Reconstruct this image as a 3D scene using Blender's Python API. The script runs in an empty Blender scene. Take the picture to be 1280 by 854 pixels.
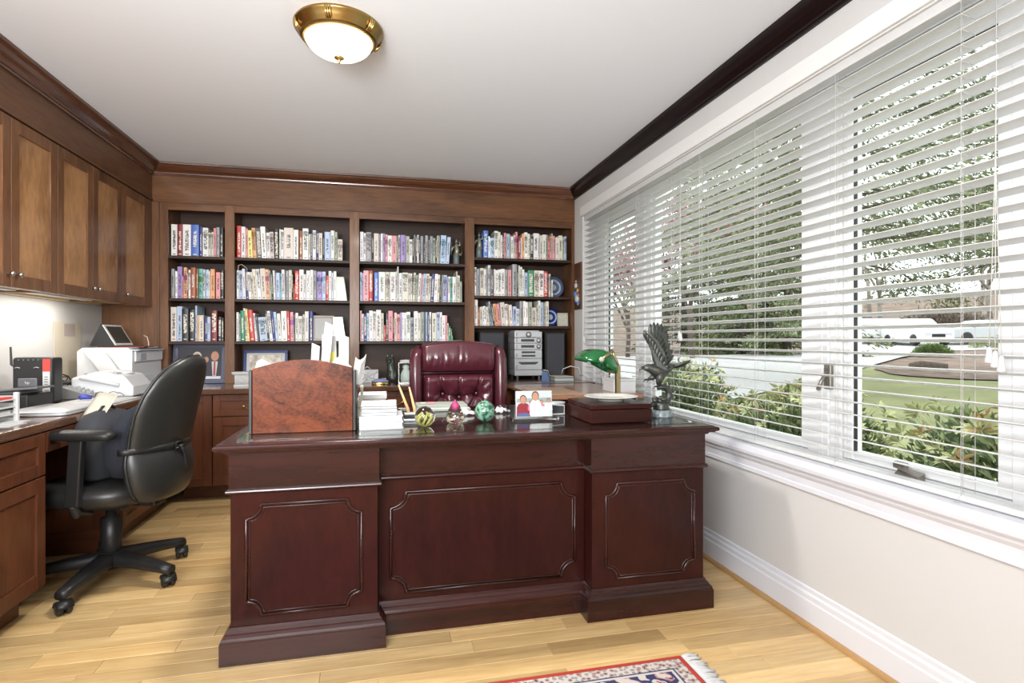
import bpy, bmesh, math, random
import numpy as np
from mathutils import Vector, Matrix, noise
PI = math.pi
random.seed(7)
S = bpy.context.scene
COL = S.collection

# ------------------------------------------------------------------ camera
cam = bpy.data.cameras.new('camera')
cam.sensor_width = 36; cam.lens = 700/1280*36; cam.shift_y = -2.8/1280
cam.clip_start = 0.02; cam.clip_end = 300
co = bpy.data.objects.new('camera', cam); COL.objects.link(co)
co.location = (0, 0, 1.13); co.rotation_euler = (PI/2, 0, -math.atan(163/700))
S.camera = co
# ------------------------------------------------------------------ view / world / lights
S.view_settings.view_transform = 'Standard'; S.view_settings.look = 'None'
S.view_settings.gamma = 1; S.view_settings.use_curve_mapping = False
S.view_settings.exposure = 0.22
w = bpy.data.worlds.new('overcast'); S.world = w; w.use_nodes = True
bgn = w.node_tree.nodes['Background']
bgn.inputs[0].default_value = (0.93, 0.97, 1.0, 1); bgn.inputs[1].default_value = 2.3

def area(name, loc, target, sx, sy, power, color=(1, 1, 1)):
    l = bpy.data.lights.new(name, 'AREA'); l.shape = 'RECTANGLE'; l.size = sx; l.size_y = sy
    l.energy = power; l.color = color
    o = bpy.data.objects.new(name, l); COL.objects.link(o); o.location = loc
    o.rotation_euler = (Vector(target)-Vector(loc)).to_track_quat('-Z', 'Y').to_euler()
    return o
area('fill_high', (-0.5, -1.2, 2.25), (-0.1, 3.2, 0.9), 2.8, 0.9, 22, (1, 0.985, 0.97))  # added fill light high behind the camera, no lamp known there
area('fill_low', (-0.1, -1.5, 1.5), (-0.3, 3.0, 1.0), 2.6, 1.0, 5, (1, 0.985, 0.97))  # weak added fill from behind the camera
sl = bpy.data.lights.new('fill_spot', 'SPOT'); sl.energy = 230; sl.spot_size = math.radians(72); sl.spot_blend = 1; sl.shadow_soft_size = .3; sl.color = (1, .985, .97)  # added spot fill, brightens the far ceiling and bookcase
so = bpy.data.objects.new('fill_spot', sl); COL.objects.link(so); so.location = (-.9, -.9, 1.35)
so.rotation_euler = (Vector((-.2, 3.6, 2.25))-Vector(so.location)).to_track_quat('-Z', 'Y').to_euler()
area('fill_uplight', (-0.9, -0.5, 1.5), (-0.3, 1.8, 2.6), 1.8, 1.4, 118, (0.95, 0.975, 1.0))  # added upward fill that lightens the ceiling

# ------------------------------------------------------------------ helpers
def tag(o, label=None, cat=None, group=None, kind=None):
    if label: o['label'] = label
    if cat: o['category'] = cat
    if group: o['group'] = group
    if kind: o['kind'] = kind
    return o

class MB:
    def __init__(s): s.v = []; s.f = []; s.m = []; s.sm = []
    def add(s, vs, fs, m=0, smooth=False, M=None):
        b = len(s.v)
        if M is not None: vs = [tuple(M @ Vector(p)) for p in vs]
        s.v += [tuple(p) for p in vs]
        for f in fs: s.f.append([b+i for i in f]); s.m.append(m); s.sm.append(smooth)
        return s
    def box(s, x0, x1, y0, y1, z0, z1, m=0, M=None):
        vs = [(x, y, z) for z in (z0, z1) for y in (y0, y1) for x in (x0, x1)]
        return s.add(vs, [(0,2,3,1),(4,5,7,6),(0,1,5,4),(2,6,7,3),(0,4,6,2),(1,3,7,5)], m, False, M)
    def rings(s, R, m=0, smooth=True, cap=True, close=True, M=None, loop=False):
        n = len(R[0]); vs = [p for r in R for p in r]; fs = []
        k = len(R)
        for i in range(k if loop else k-1):
            a = i*n; b = ((i+1) % k)*n
            for j in range(n if close else n-1):
                j2 = (j+1) % n; fs.append((a+j, a+j2, b+j2, b+j))
        if cap and not loop:
            fs.append(tuple(range(n))[::-1]); fs.append(tuple((k-1)*n+j for j in range(n)))
        return s.add(vs, fs, m, smooth, M)
    def lathe(s, prof, n=24, c=(0,0,0), m=0, smooth=True, M=None, cap=True):
        R = [[(c[0]+r*math.cos(2*PI*j/n), c[1]+r*math.sin(2*PI*j/n), c[2]+z) for j in range(n)] for r, z in prof]
        return s.rings(R, m, smooth, cap, True, M)
    def tube(s, path, r, n=8, m=0, smooth=True, closed=False, M=None, flat=1.0):
        P = [Vector(p) for p in path]; R = []; k = len(P)
        rr = r if isinstance(r, (list, tuple)) else [r]*k
        for i in range(k):
            a = P[(i-1) % k] if (closed or i > 0) else P[i]
            b = P[(i+1) % k] if (closed or i < k-1) else P[i]
            t = (b-a); t = t.normalized() if t.length > 1e-9 else Vector((0, 0, 1))
            up = Vector((0, 1, 0)) if abs(t.y) < 0.9 else Vector((1, 0, 0))
            u = t.cross(up).normalized(); v = u.cross(t).normalized()
            R.append([P[i]+(u*math.cos(2*PI*j/n)+v*math.sin(2*PI*j/n)*flat)*rr[i] for j in range(n)])
        return s.rings(R, m, smooth, not closed, True, M, loop=closed)
    def prism(s, poly, axis, a0, a1, m=0, smooth=False, M=None):
        def pt(p, a):
            return (a, p[0], p[1]) if axis == 'x' else (p[0], a, p[1]) if axis == 'y' else (p[0], p[1], a)
        n = len(poly); vs = [pt(p, a0) for p in poly]+[pt(p, a1) for p in poly]
        fs = [tuple(range(n))[::-1], tuple(range(n, 2*n))]+[(i, (i+1) % n, n+(i+1) % n, n+i) for i in range(n)]
        return s.add(vs, fs, m, smooth, M)
    def sphere(s, c, r, n=16, k=10, m=0, M=None, sc=(1,1,1)):
        R = []
        for i in range(1, k):
            a = PI*i/k; R.append([(c[0]+r*sc[0]*math.sin(a)*math.cos(2*PI*j/n), c[1]+r*sc[1]*math.sin(a)*math.sin(2*PI*j/n), c[2]-r*sc[2]*math.cos(a)) for j in range(n)])
        return s.rings(R, m, True, True, True, M)
    def grid(s, fn, nu, nv, m=0, smooth=True, M=None):
        vs = [fn(i/nu, j/nv) for j in range(nv+1) for i in range(nu+1)]
        fs = [(j*(nu+1)+i, j*(nu+1)+i+1, (j+1)*(nu+1)+i+1, (j+1)*(nu+1)+i) for j in range(nv) for i in range(nu)]
        return s.add(vs, fs, m, smooth, M)

def rootloc(p):
    v = Vector((0, 0, 0))
    while p is not None: v += Vector(p.location); p = p.parent
    return v

def obj(name, mb, mats, parent=None, w=0, bevel=0, seg=1, sub=0, fix=True):
    me = bpy.data.meshes.new(name)
    off = rootloc(parent) if (w and parent) else Vector((0, 0, 0))
    vs = [(a-off.x, b-off.y, c-off.z) for a, b, c in mb.v] if w else mb.v
    me.from_pydata(vs, [], mb.f)
    if not isinstance(mats, (list, tuple)): mats = [mats]
    for m in mats: me.materials.append(m)
    me.polygons.foreach_set('material_index', mb.m)
    me.polygons.foreach_set('use_smooth', mb.sm)
    if fix:
        bm = bmesh.new(); bm.from_mesh(me); bmesh.ops.recalc_face_normals(bm, faces=bm.faces); bm.to_mesh(me); bm.free()
    me.update()
    o = bpy.data.objects.new(name, me); COL.objects.link(o)
    if parent: o.parent = parent
    if bevel:
        b = o.modifiers.new('b', 'BEVEL'); b.width = bevel; b.segments = seg; b.limit_method = 'ANGLE'; b.angle_limit = 0.7
    if sub:
        b = o.modifiers.new('s', 'SUBSURF'); b.levels = sub; b.render_levels = sub
    return o
def rec(o):                     # put the origin of a single-mesh thing at its base centre
    me = o.data; n = len(me.vertices); a = np.empty(n*3); me.vertices.foreach_get('co', a); a = a.reshape(-1, 3)
    c = np.array([(a[:,0].min()+a[:,0].max())/2, (a[:,1].min()+a[:,1].max())/2, a[:,2].min()])
    me.vertices.foreach_set('co', (a-c).ravel()); o.location = Vector(o.location)+Vector(c); return o
def thing(name, label, cat, loc=(0,0,0), rz=0, group=None):
    o = bpy.data.objects.new(name, None); COL.objects.link(o); o.empty_display_size = .05
    o.location = loc; o.rotation_euler = (0, 0, rz); return tag(o, label, cat, group)
def one(name, mb, mats, label, cat, group=None, **k):
    o = obj(name, mb, mats, None, **k); rec(o); return tag(o, label, cat, group)
def struct(name, mb, mats, parent=None, **k):
    o = obj(name, mb, mats, parent, **k)
    if not parent: o['kind'] = 'structure'
    return o
def copy_tree(o, parent=None):
    c = o.copy(); COL.objects.link(c)
    if parent: c.parent = parent
    for ch in list(o.children): copy_tree(ch, c)
    return c

# ------------------------------------------------------------------ materials
def nmat(name):
    m = bpy.data.materials.new(name); m.use_nodes = True
    return m, m.node_tree, m.node_tree.nodes['Principled BSDF']
def plain(name, col, rough=0.5, metal=0, coat=0, spec=0.5, trans=0, ior=1.45, emit=0, alpha=1, bump=0, bscale=60, var=0):
    m, t, b = nmat(name); c = (*col, 1)
    b.inputs['Base Color'].default_value = c; b.inputs['Roughness'].default_value = rough
    b.inputs['Metallic'].default_value = metal; b.inputs['Coat Weight'].default_value = coat
    b.inputs['Coat Roughness'].default_value = 0.08
    b.inputs['Specular IOR Level'].default_value = spec; b.inputs['Transmission Weight'].default_value = trans
    b.inputs['IOR'].default_value = ior
    if emit: b.inputs['Emission Color'].default_value = c; b.inputs['Emission Strength'].default_value = emit
    if bump or var:
        tc = t.nodes.new('ShaderNodeTexCoord'); n = t.nodes.new('ShaderNodeTexNoise'); n.inputs['Scale'].default_value = bscale
        n.inputs['Detail'].default_value = 4; t.links.new(tc.outputs['Object'], n.inputs['Vector'])
        if bump:
            bp = t.nodes.new('ShaderNodeBump'); bp.inputs['Strength'].default_value = bump; bp.inputs['Distance'].default_value = 0.004
            t.links.new(n.outputs['Fac'], bp.inputs['Height']); t.links.new(bp.outputs['Normal'], b.inputs['Normal'])
        if var:
            r = t.nodes.new('ShaderNodeValToRGB'); r.color_ramp.elements[0].position = .3; r.color_ramp.elements[1].position = .7
            r.color_ramp.elements[0].color = (*[x*(1-var) for x in col], 1); r.color_ramp.elements[1].color = (*[min(1, x*(1+var)) for x in col], 1)
            t.links.new(n.outputs['Fac'], r.inputs[0]); t.links.new(r.outputs[0], b.inputs['Base Color'])
    return m
def wood(name, dark, light, axis='z', rough=0.3, coat=0.4, scale=7, stretch=0.12, objrand=0, bump=0.05, contrast=(.3, .72)):
    m, t, b = nmat(name); N = t.nodes.new; L = t.links.new
    tc = N('ShaderNodeTexCoord'); mp = N('ShaderNodeMapping')
    sc = {'x': (stretch, 1, 1), 'y': (1, stretch, 1), 'z': (1, 1, stretch)}[axis]
    mp.inputs['Scale'].default_value = sc; L(tc.outputs['Object'], mp.inputs['Vector'])
    oi = N('ShaderNodeObjectInfo')
    ad = N('ShaderNodeVectorMath'); ad.operation = 'ADD'; ml = N('ShaderNodeMath'); ml.operation = 'MULTIPLY'; ml.inputs[1].default_value = 37
    L(oi.outputs['Random'], ml.inputs[0]); L(mp.outputs[0], ad.inputs[0]); L(ml.outputs[0], ad.inputs[1])
    n1 = N('ShaderNodeTexNoise'); n1.inputs['Scale'].default_value = scale; n1.inputs['Detail'].default_value = 6; n1.inputs['Distortion'].default_value = 1.2
    n2 = N('ShaderNodeTexNoise'); n2.inputs['Scale'].default_value = scale*14; n2.inputs['Detail'].default_value = 3
    L(ad.outputs[0], n1.inputs['Vector']); L(ad.outputs[0], n2.inputs['Vector'])
    mx = N('ShaderNodeMath'); mx.operation = 'MULTIPLY_ADD'; mx.inputs[1].default_value = 0.35; L(n2.outputs['Fac'], mx.inputs[0])
    m2 = N('ShaderNodeMath'); m2.operation = 'MULTIPLY'; m2.inputs[1].default_value = 0.68; L(n1.outputs['Fac'], m2.inputs[0]); L(m2.outputs[0], mx.inputs[2])
    r = N('ShaderNodeValToRGB'); r.color_ramp.elements[0].position = contrast[0]; r.color_ramp.elements[1].position = contrast[1]
    r.color_ramp.elements[0].color = (*dark, 1); r.color_ramp.elements[1].color = (*light, 1)
    L(mx.outputs[0], r.inputs[0]); out = r.outputs[0]
    if objrand:
        hs = N('ShaderNodeHueSaturation'); mr = N('ShaderNodeMapRange'); mr.inputs['To Min'].default_value = 1-objrand; mr.inputs['To Max'].default_value = 1+objrand
        L(oi.outputs['Random'], mr.inputs[0]); L(mr.outputs[0], hs.inputs['Value']); L(out, hs.inputs['Color']); out = hs.outputs[0]
    L(out, b.inputs['Base Color']); b.inputs['Roughness'].default_value = rough; b.inputs['Specular IOR Level'].default_value = .3; b.inputs['Coat Weight'].default_value = coat; b.inputs['Coat Roughness'].default_value = 0.12
    bp = N('ShaderNodeBump'); bp.inputs['Strength'].default_value = bump; bp.inputs['Distance'].default_value = .002
    L(n2.outputs['Fac'], bp.inputs['Height']); L(bp.outputs[0], b.inputs['Normal'])
    return m

CABV = wood('cabinet_wood_vertical', (.045, .018, .009), (.23, .105, .045), 'z', .38, .12, 5)
CABD = wood('cabinet_panel_wood', (.15, .065, .026), (.50, .27, .12), 'z', .36, .15, 3.2, .35)
CABH = wood('cabinet_wood_along_wall', (.045, .018, .009), (.19, .085, .038), 'y', .38, .12, 5)
CABX = wood('cabinet_wood_crosswise', (.045, .018, .008), (.20, .088, .036), 'x', .38, .12, 5)
BASEV = wood('base_cabinet_wood', (.045, .015, .007), (.14, .045, .018), 'z', .38, .12, 5)
BASEX = wood('base_cabinet_wood_crosswise', (.045, .015, .007), (.14, .043, .017), 'x', .38, .12, 5)
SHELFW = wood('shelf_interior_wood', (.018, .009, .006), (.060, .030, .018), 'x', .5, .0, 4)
CROWN = wood('crown_wood', (.04, .014, .007), (.12, .045, .02), 'y', .22, .6, 5)
CROWNX = wood('crown_wood_crosswise', (.05, .018, .009), (.15, .055, .024), 'x', .22, .6, 5)
CROWND = plain('crown_wood_shaded', (.008, .003, .003), .3, spec=.3)  # crown on the window wall, its shade put into a near-black colour
COUNTY = wood('counter_wood', (.045, .02, .012), (.13, .06, .032), 'y', .2, .7, 5)
MAHO = wood('mahogany', (.014, .0035, .003), (.040, .0085, .0065), 'z', .28, .15, 4, .3)
MAHOX = wood('mahogany_crosswise', (.014, .004, .003), (.042, .0095, .0075), 'x', .24, .25, 5)
BURL = wood('burl_veneer', (.030, .008, .004), (.165, .042, .016), 'x', .36, .0, 9, .7, contrast=(.36, .62))
OAK = wood('oak_plank', (.40, .235, .085), (.74, .53, .26), 'x', .30, .35, 5, .10, objrand=.18)
OAKS = wood('oak_shoe', (.36, .20, .08), (.55, .34, .15), 'y', .35, .3, 6)
PALEWOOD = wood('cabinet_underside', (.50, .36, .19), (.70, .55, .33), 'y', .5, .1, 6)
REDBOX = wood('rosewood_box', (.012, .004, .003), (.045, .011, .008), 'x', .28, .1, 6)
TABLEW = wood('table_wood', (.20, .085, .045), (.42, .21, .12), 'x', .22, .6, 5)
WALL = plain('wall_paint', (.585, .575, .565), .7, bump=.04, bscale=180)
CEIL = plain('ceiling_paint', (.80, .82, .86), .8, bump=.03, bscale=200)
TRIMW = plain('white_trim_paint', (.68, .685, .73), .35)
VINYL = plain('white_window_vinyl', (.78, .785, .79), .35)
SLAT = plain('blind_slat_white', (.80, .805, .80), .4)
def _translucent(m, f, col):
    t = m.node_tree; N = t.nodes.new; a = N('ShaderNodeBsdfTranslucent'); a.inputs[0].default_value = (*col, 1); x = N('ShaderNodeMixShader'); x.inputs[0].default_value = f
    t.links.new(t.nodes['Principled BSDF'].outputs[0], x.inputs[1]); t.links.new(a.outputs[0], x.inputs[2]); t.links.new(x.outputs[0], t.nodes['Material Output'].inputs[0])
_translucent(SLAT, .30, (.85, .86, .84))
CORD = plain('blind_cord', (.62, .62, .60), .8)
GASK = plain('black_gasket', (.02, .02, .02), .5)
BRONZE = plain('taupe_window_hardware', (.22, .20, .175), .4, metal=.5)
def glass_mat(name, col=(1, 1, 1), rough=0):
    m, t, b = nmat(name); N = t.nodes.new
    g = N('ShaderNodeBsdfGlossy'); g.inputs['Roughness'].default_value = .01
    tr = N('ShaderNodeBsdfTransparent'); tr.inputs[0].default_value = (*col, 1)
    fr = N('ShaderNodeFresnel'); fr.inputs[0].default_value = 1.3; mx = N('ShaderNodeMixShader')
    ge = N('ShaderNodeNewGeometry'); iv = N('ShaderNodeMath'); iv.operation = 'SUBTRACT'; iv.inputs[0].default_value = 1; t.links.new(ge.outputs['Backfacing'], iv.inputs[1])
    mu = N('ShaderNodeMath'); mu.operation = 'MULTIPLY'; t.links.new(fr.outputs[0], mu.inputs[0]); t.links.new(iv.outputs[0], mu.inputs[1])
    t.links.new(mu.outputs[0], mx.inputs[0]); t.links.new(tr.outputs[0], mx.inputs[1]); t.links.new(g.outputs[0], mx.inputs[2])
    t.links.new(mx.outputs[0], t.nodes['Material Output'].inputs[0]); return m
PANE = glass_mat('window_glass', (.97, .99, .98))
GLASS = plain('clear_glass', (1, 1, 1), .02, trans=1, ior=1.45)
SHEET = glass_mat('desk_glass_sheet', (.93, .97, .95))
BLACKL = plain('black_leather', (.018, .018, .017), .36, spec=.6, bump=.12, bscale=320)
BLACKP = plain('black_plastic', (.014, .014, .014), .42)
BLACKF = plain('navy_black_fabric', (.012, .014, .022), .85, bump=.3, bscale=400)
BURG = plain('burgundy_leather', (.060, .011, .018), .24, coat=.35, bump=.10, bscale=160, var=.2)
BRASS = plain('brass', (.62, .42, .15), .22, metal=1)
ABRASS = plain('antique_brass', (.33, .22, .08), .28, metal=1)
NICKEL = plain('brushed_nickel', (.62, .60, .56), .25, metal=1)
STEEL = plain('silver_plastic', (.55, .56, .58), .38, metal=.5)
PAPER = plain('paper_white', (.52, .52, .515), .7)
PAPERC = plain('paper_cream', (.45, .43, .36), .7)
PRWHITE = plain('printer_white', (.62, .63, .64), .4)
PRGREY = plain('printer_grey', (.55, .56, .58), .4)
SCREEN = plain('dark_screen', (.03, .035, .03), .12, spec=.6)
GREENG = plain('green_shade_glass', (.003, .10, .022), .08, coat=.8)
PATINA = plain('dark_bronze_patina', (.075, .08, .072), .36, metal=.6, bump=.3, bscale=120)
MARBLE = plain('grey_green_marble', (.20, .24, .25), .2, var=.5, bscale=70)
RED = plain('red_print', (.55, .05, .04), .5)
BLUE = plain('blue_print', (.07, .16, .50), .4)
NAVY = plain('navy_frame', (.02, .04, .16), .3)
YEL = plain('yellow_print', (.80, .68, .12), .5)
SKIN = plain('printed_skin', (.42, .21, .13), .5)
def colm(name, c, r=.5, **k): return plain(name, c, r, **k)

for m_ in (BURL, MAHO, REDBOX): m_.node_tree.nodes['Principled BSDF'].inputs['Specular IOR Level'].default_value = .12
# ------------------------------------------------------------------ room shell
XR, XL, YB, YF, ZC = 1.65, -1.99, 4.96, -1.9, 2.44
WY0, WY1, WZ0, WZ1 = 1.0, 4.47, .635, 2.17
b = MB(); b.box(XL-.1, XR+.17, YF-.1, YB+.1, -.12, -.02)
floor = struct('floor', b, plain('subfloor', (.30, .20, .11), .8))
b = MB(); b.box(XL-.1, XR+.17, YF-.1, YB+.1, ZC, ZC+.1); struct('ceiling', b, CEIL)
b = MB(); b.box(XL-.1, XL, YF-.1, YB+.1, -.02, ZC); struct('wall_left', b, WALL)
b = MB(); b.box(XL, XR+.17, YB, YB+.1, -.02, ZC); struct('wall_back', b, WALL)
b = MB(); b.box(XL, XR+.17, YF-.1, YF, -.02, ZC); struct('wall_front', b, WALL)
b = MB()
b.box(XR, XR+.17, YF, YB, -.02, WZ0); b.box(XR, XR+.17, YF, YB, WZ1, ZC)
b.box(XR, XR+.17, WY1, YB, WZ0, WZ1); b.box(XR, XR+.17, YF, WY0, WZ0, WZ1)
struct('wall_right', b, WALL)

# floor planks along X, each one its own piece
PW = 0.083
def plank_mesh(ln):
    m = MB(); e = .0012
    m.rings([[(0, 0, -.018), (ln, 0, -.018), (ln, PW, -.018), (0, PW, -.018)], [(0, 0, -e), (ln, 0, -e), (ln, PW, -e), (0, PW, -e)],
             [(e, e, 0), (ln-e, e, 0), (ln-e, PW-e, 0), (e, PW-e, 0)]], 0, False)
    return m
LENS = [.45, .62, .8, .95, 1.1, 1.25]
pm = {}
rg = random.Random(3)
far = MB()
row = 0; y = -1.9
while y < 4.50:
    x = -1.99-rg.random()*.7
    near = y+PW > 1.32
    while x < 1.65:
        ln = rg.choice(LENS)
        if x+ln > 1.65-.3: ln = max(.2, 1.65-x) if 1.65-x < 1.35 else ln
        if x+ln > -1.99 and x < 1.65:
            x0 = max(x, -1.99); l2 = min(x+ln, 1.65)-x0
            if l2 > .02:
                k = round(l2, 3)
                if near:
                    if k not in pm:
                        o = obj('plank', plank_mesh(l2-.0008), OAK, floor); pm[k] = o.data; o.location = (x0, y, 0)
                    else:
                        o = bpy.data.objects.new('plank', pm[k]); COL.objects.link(o); o.parent = floor; o.location = (x0, y, 0)
                else:
                    q = plank_mesh(l2-.0008); far.add([(a+x0, c+y, d) for a, c, d in q.v], q.f)
        x += ln
    y += PW; row += 1
o = obj('planking', far, OAK, floor); o['kind'] = 'stuff'

# baseboard right wall and oak shoe
b = MB()
b.prism([(XR, 0), (XR-.016, 0), (XR-.016, .098), (XR-.012, .104), (XR-.012, .122), (XR-.006, .130), (XR-.006, .145), (XR, .15)], 'y', YF, 4.15)
struct('baseboard_right', b, TRIMW)
b = MB(); b.prism([(XR-.016, .001), (XR-.031, .001), (XR-.030, .010), (XR-.025, .016), (XR-.0161, .018)], 'y', YF, 4.15)
struct('trim_1', b, OAKS)
# crown mouldings
def crown(side, z0=2.35, z1=2.44):
    pr = [(0, 0), (.012, 0), (.012, .012), (.018, .014), (.020, .022), (.028, .030), (.044, .042), (.056, .060), (.060, .070), (.070, .074), (.072, .0895), (0, .0895)]
    k = (z1-z0)/.09
    return [(p, z0+q*k) for p, q in pr]
FX, FY = -1.66, 4.66
b = MB(); b.prism([(FX+p, z) for p, z in crown(0)], 'y', YF, FY, smooth=False); struct('trim_2', b, CROWN)
b = MB(); b.prism([(FY-p, z) for p, z in crown(0)], 'x', FX, XR); struct('trim_3', b, CROWNX)
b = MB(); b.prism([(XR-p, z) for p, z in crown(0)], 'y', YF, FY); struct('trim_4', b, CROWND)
# fascia boards above cabinets and bookcase (with a small bead)
b = MB(); b.box(XL, FX, YF, FY+.0, 2.165, 2.4395); b.box(FX, FX+.008, YF, FY, 2.160, 2.172); struct('trim_5', b, CABH, bevel=.002)
b = MB(); b.box(XL, XR, FY, YB, 2.158, 2.4395); b.box(FX+.009, XR, FY-.008, FY, 2.152, 2.166); struct('trim_6', b, CABX, bevel=.002)

# ------------------------------------------------------------------ windows (setting)
def window(n, y0, y1, g0, g1, casement):
    XO, XI = XR+.17, XR+.105       # outer / inner faces of the frame
    z0, z1, gz0, gz1 = WZ0, WZ1, .70, 2.06 if casement else 2.10
    b = MB()
    b.box(XI, XO, y0, g0-.045, z0, z1); b.box(XI, XO, g1+.045, y1, z0, z1)
    b.box(XI, XO, g0-.045, g1+.045, z0, gz0-.035); b.box(XI, XO, g0-.045, g1+.045, gz1+.04, z1)
    # narrow raised steps that run beside the sash
    b.box(XI-.012, XI, y0, y0+.03, z0, z1); b.box(XI-.012, XI, y1-.03, y1, z0, z1)
    w_ = struct('window_%d' % n, b, VINYL, bevel=.002)
    s = MB(); X0, X1 = XI+.008, XO-.01
    s.box(X0, X1, g0-.043, g0, gz0-.033, gz1+.038); s.box(X0, X1, g1, g1+.043, gz0-.033, gz1+.038)
    s.box(X0, X1, g0, g1, gz0-.033, gz0); s.box(X0, X1, g0, g1, gz1, gz1+.038)
    obj('sash', s, VINYL, w_, bevel=.003)
    p = MB(); p.box(X0+.02, X0+.024, g0-.001, g1+.001, gz0-.001, gz1+.001); obj('pane', p, PANE, w_)
    if casement:
        k = MB(); t = .008
        k.box(X0+.006, X0+.019, g1-.005, g1+.0005, gz0, gz1)
        k.box(X0+.006, X0+.019, g0, g1-.005, gz1-.005, gz1+.0005)
        obj('gasket', k, GASK, w_)
        # crank operator on the bottom frame
        cy = (g0+g1)/2; h = MB()
        h.prism([(XI-.052, z0+.012), (XI+.0, z0+.012), (XI+.0, z0+.052), (XI-.018, z0+.046), (XI-.045, z0+.022)], 'y', cy-.045, cy+.045)
        h.box(XI-.070, XI-.050, cy-.06, cy+.055, z0+.012, z0+.018)
        o = obj('crank_housing', h, BRONZE, w_, bevel=.003)
        h = MB(); h.tube([(XI-.03, cy+.01, z0+.05), (XI-.05, cy+.01, z0+.062), (XI-.055, cy-.07, z0+.048)], [.008, .007, .005], 8)
        h.box(XI-.032, XI-.012, cy+.005, cy+.05, z0+.052, z0+.075)
        obj('crank_handle', h, BRONZE, w_, bevel=.002)
    return w_
w1 = window(1, 3.54, WY1, 3.69, 4.19, True)
w2 = window(2, 1.93, 3.54, 2.07, 3.39, False)
w3 = window(3, WY0, 1.93, 1.28, 1.80, True)
b = MB()                        # casement lock on the mullion
b.box(XR+.088, XR+.105, 1.882, 1.918, .93, 1.03); b.tube([(XR+.09, 1.90, 1.00), (XR+.065, 1.905, .96), (XR+.06, 1.915, .925)], [.008, .008, .010], 8)
obj('sash_lock', b, BRONZE, w3, bevel=.003)
# stool, apron and jamb liner
b = MB()
b.prism([(XR-.03, .604), (XR-.036, .612), (XR-.038, .625), (XR-.034, .640), (XR-.026, .648), (XR+.10, .648), (XR+.10, .604)], 'y', WY0-.1, WY1+.05)
struct('trim_7', b, TRIMW)
b = MB()
b.prism([(XR, .528), (XR-.012, .528), (XR-.012, .545), (XR-.008, .549), (XR-.010, .575), (XR-.020, .590), (XR-.022, .603), (XR, .603)], 'y', WY0-.08, WY1+.03)
struct('trim_8', b, TRIMW)
b = MB(); b.box(XR+.001, XR+.105, WY1-.006, WY1, .65, WZ1); b.box(XR+.001, XR+.105, WY0, WY0+.006, .65, WZ1); b.box(XR+.001, XR+.105, WY0+.006, WY1-.006, WZ1-.008, WZ1)
struct('trim_9', b, WALL)

# ------------------------------------------------------------------ venetian blinds
def blind(y0, y1, ladders, label, cords, group):
    X0 = XR+.038; t = thing('window_blind', label, 'blind', (X0, (y0+y1)/2, .65), group=group)
    ym = (y0+y1)/2; hl = (y1-y0)/2
    # slats: shallow curved section, inner edge raised 13 degrees
    a = math.radians(11); prof = []
    for i in range(5):
        u = -.025+.050*i/4; c = .0022*(1-(u/.025)**2)
        prof.append((u, c+.0013))
    prof += [(u, c-.0026) for u, c in prof[::-1]]
    prof = [(u*math.cos(a)+c*math.sin(a), -u*math.sin(a)+c*math.cos(a)) for u, c in prof]
    sm = MB(); sm.prism(prof, 'y', -hl, hl); me = None
    z = .715-.65
    zs = []
    while z < 2.135-.65: zs.append(z); z += .0457
    for z in zs:
        if me is None: o = obj('slat', sm, SLAT, t); me = o.data
        else: o = bpy.data.objects.new('slat', me); COL.objects.link(o); o.parent = t
        o.location = (0, random.uniform(-.001, .001), z); o.rotation_euler = (0, random.uniform(-.012, .012), 0)
    b = MB(); b.box(-.025, .025, -hl, hl, .002, .020); obj('bottom_rail', b, SLAT, t, bevel=.005, seg=2)
    b = MB(); b.box(-.026, .026, -hl, hl, 1.478, 1.518); obj('headrail', b, SLAT, t)
    l = MB(); r = MB()
    for y in ladders:
        for dx in (-.0265, .0265): l.tube([(dx, y-ym, .02), (dx, y-ym, 1.478)], .0009, 5)
        l.tube([(-.004, y-ym+.012, .02), (-.004, y-ym+.012, 1.478)], .0009, 5)
        for z in zs: r.tube([(-.0265, y-ym, z+.0035), (.0265, y-ym, z-.0075)], .0008, 4)
        r.tube([(-.027, y-ym, .022), (-.031, y-ym+.004, .012), (-.034, y-ym-.004, .004), (-.040, y-ym+.012, .0005), (-.046, y-ym-.012, .001)], .0009, 4)
    obj('ladder_cord', l, CORD, t); o = obj('ladder_rung', r, CORD, t); o['kind'] = 'stuff'
    for (y, zb, n) in cords:
        c = MB(); ta = MB()
        for k in range(n):
            yy = y-ym+(k-(n-1)/2)*.016; zz = zb+k*.012-.65
            c.tube([(-.034, y-ym, 1.48), (-.036, y-ym+.001*k, .95), (-.038, yy, zz+.04)], .0011, 5)
            ta.lathe([(.003, .045), (.006, .04), (.008, .02), (.011, .006), (.011, 0)], 10, (-.038, yy, zz))
        p = obj('lift_cord', c, CORD, t); obj('tassel', ta, SLAT, p)
    return t
blind(2.853, 4.460, [4.40, 3.98, 3.46, 3.0], 'wide white slat blind over the farther half of the window beside the bookcase', [(4.42, 1.10, 2), (2.88, 1.12, 2)], 'white slat blinds')
blind(1.04, 2.847, [2.70, 2.24, 1.775, 1.306], 'wide white slat blind over the nearer half of the window', [(1.203, 1.04, 3)], 'white slat blinds')
b = MB(); b.box(XR-.014, XR-.001, WY0-.05, WY1+.02, 2.168, 2.245); b.box(XR-.0009, XR+.008, WY0+.01, WY1-.01, 2.164, 2.1695)
one('blind_valance', b, plain('valance_paint', (.76, .755, .74), .5), 'long flat white valance board running above both blinds', 'valance', bevel=.002)

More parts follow.
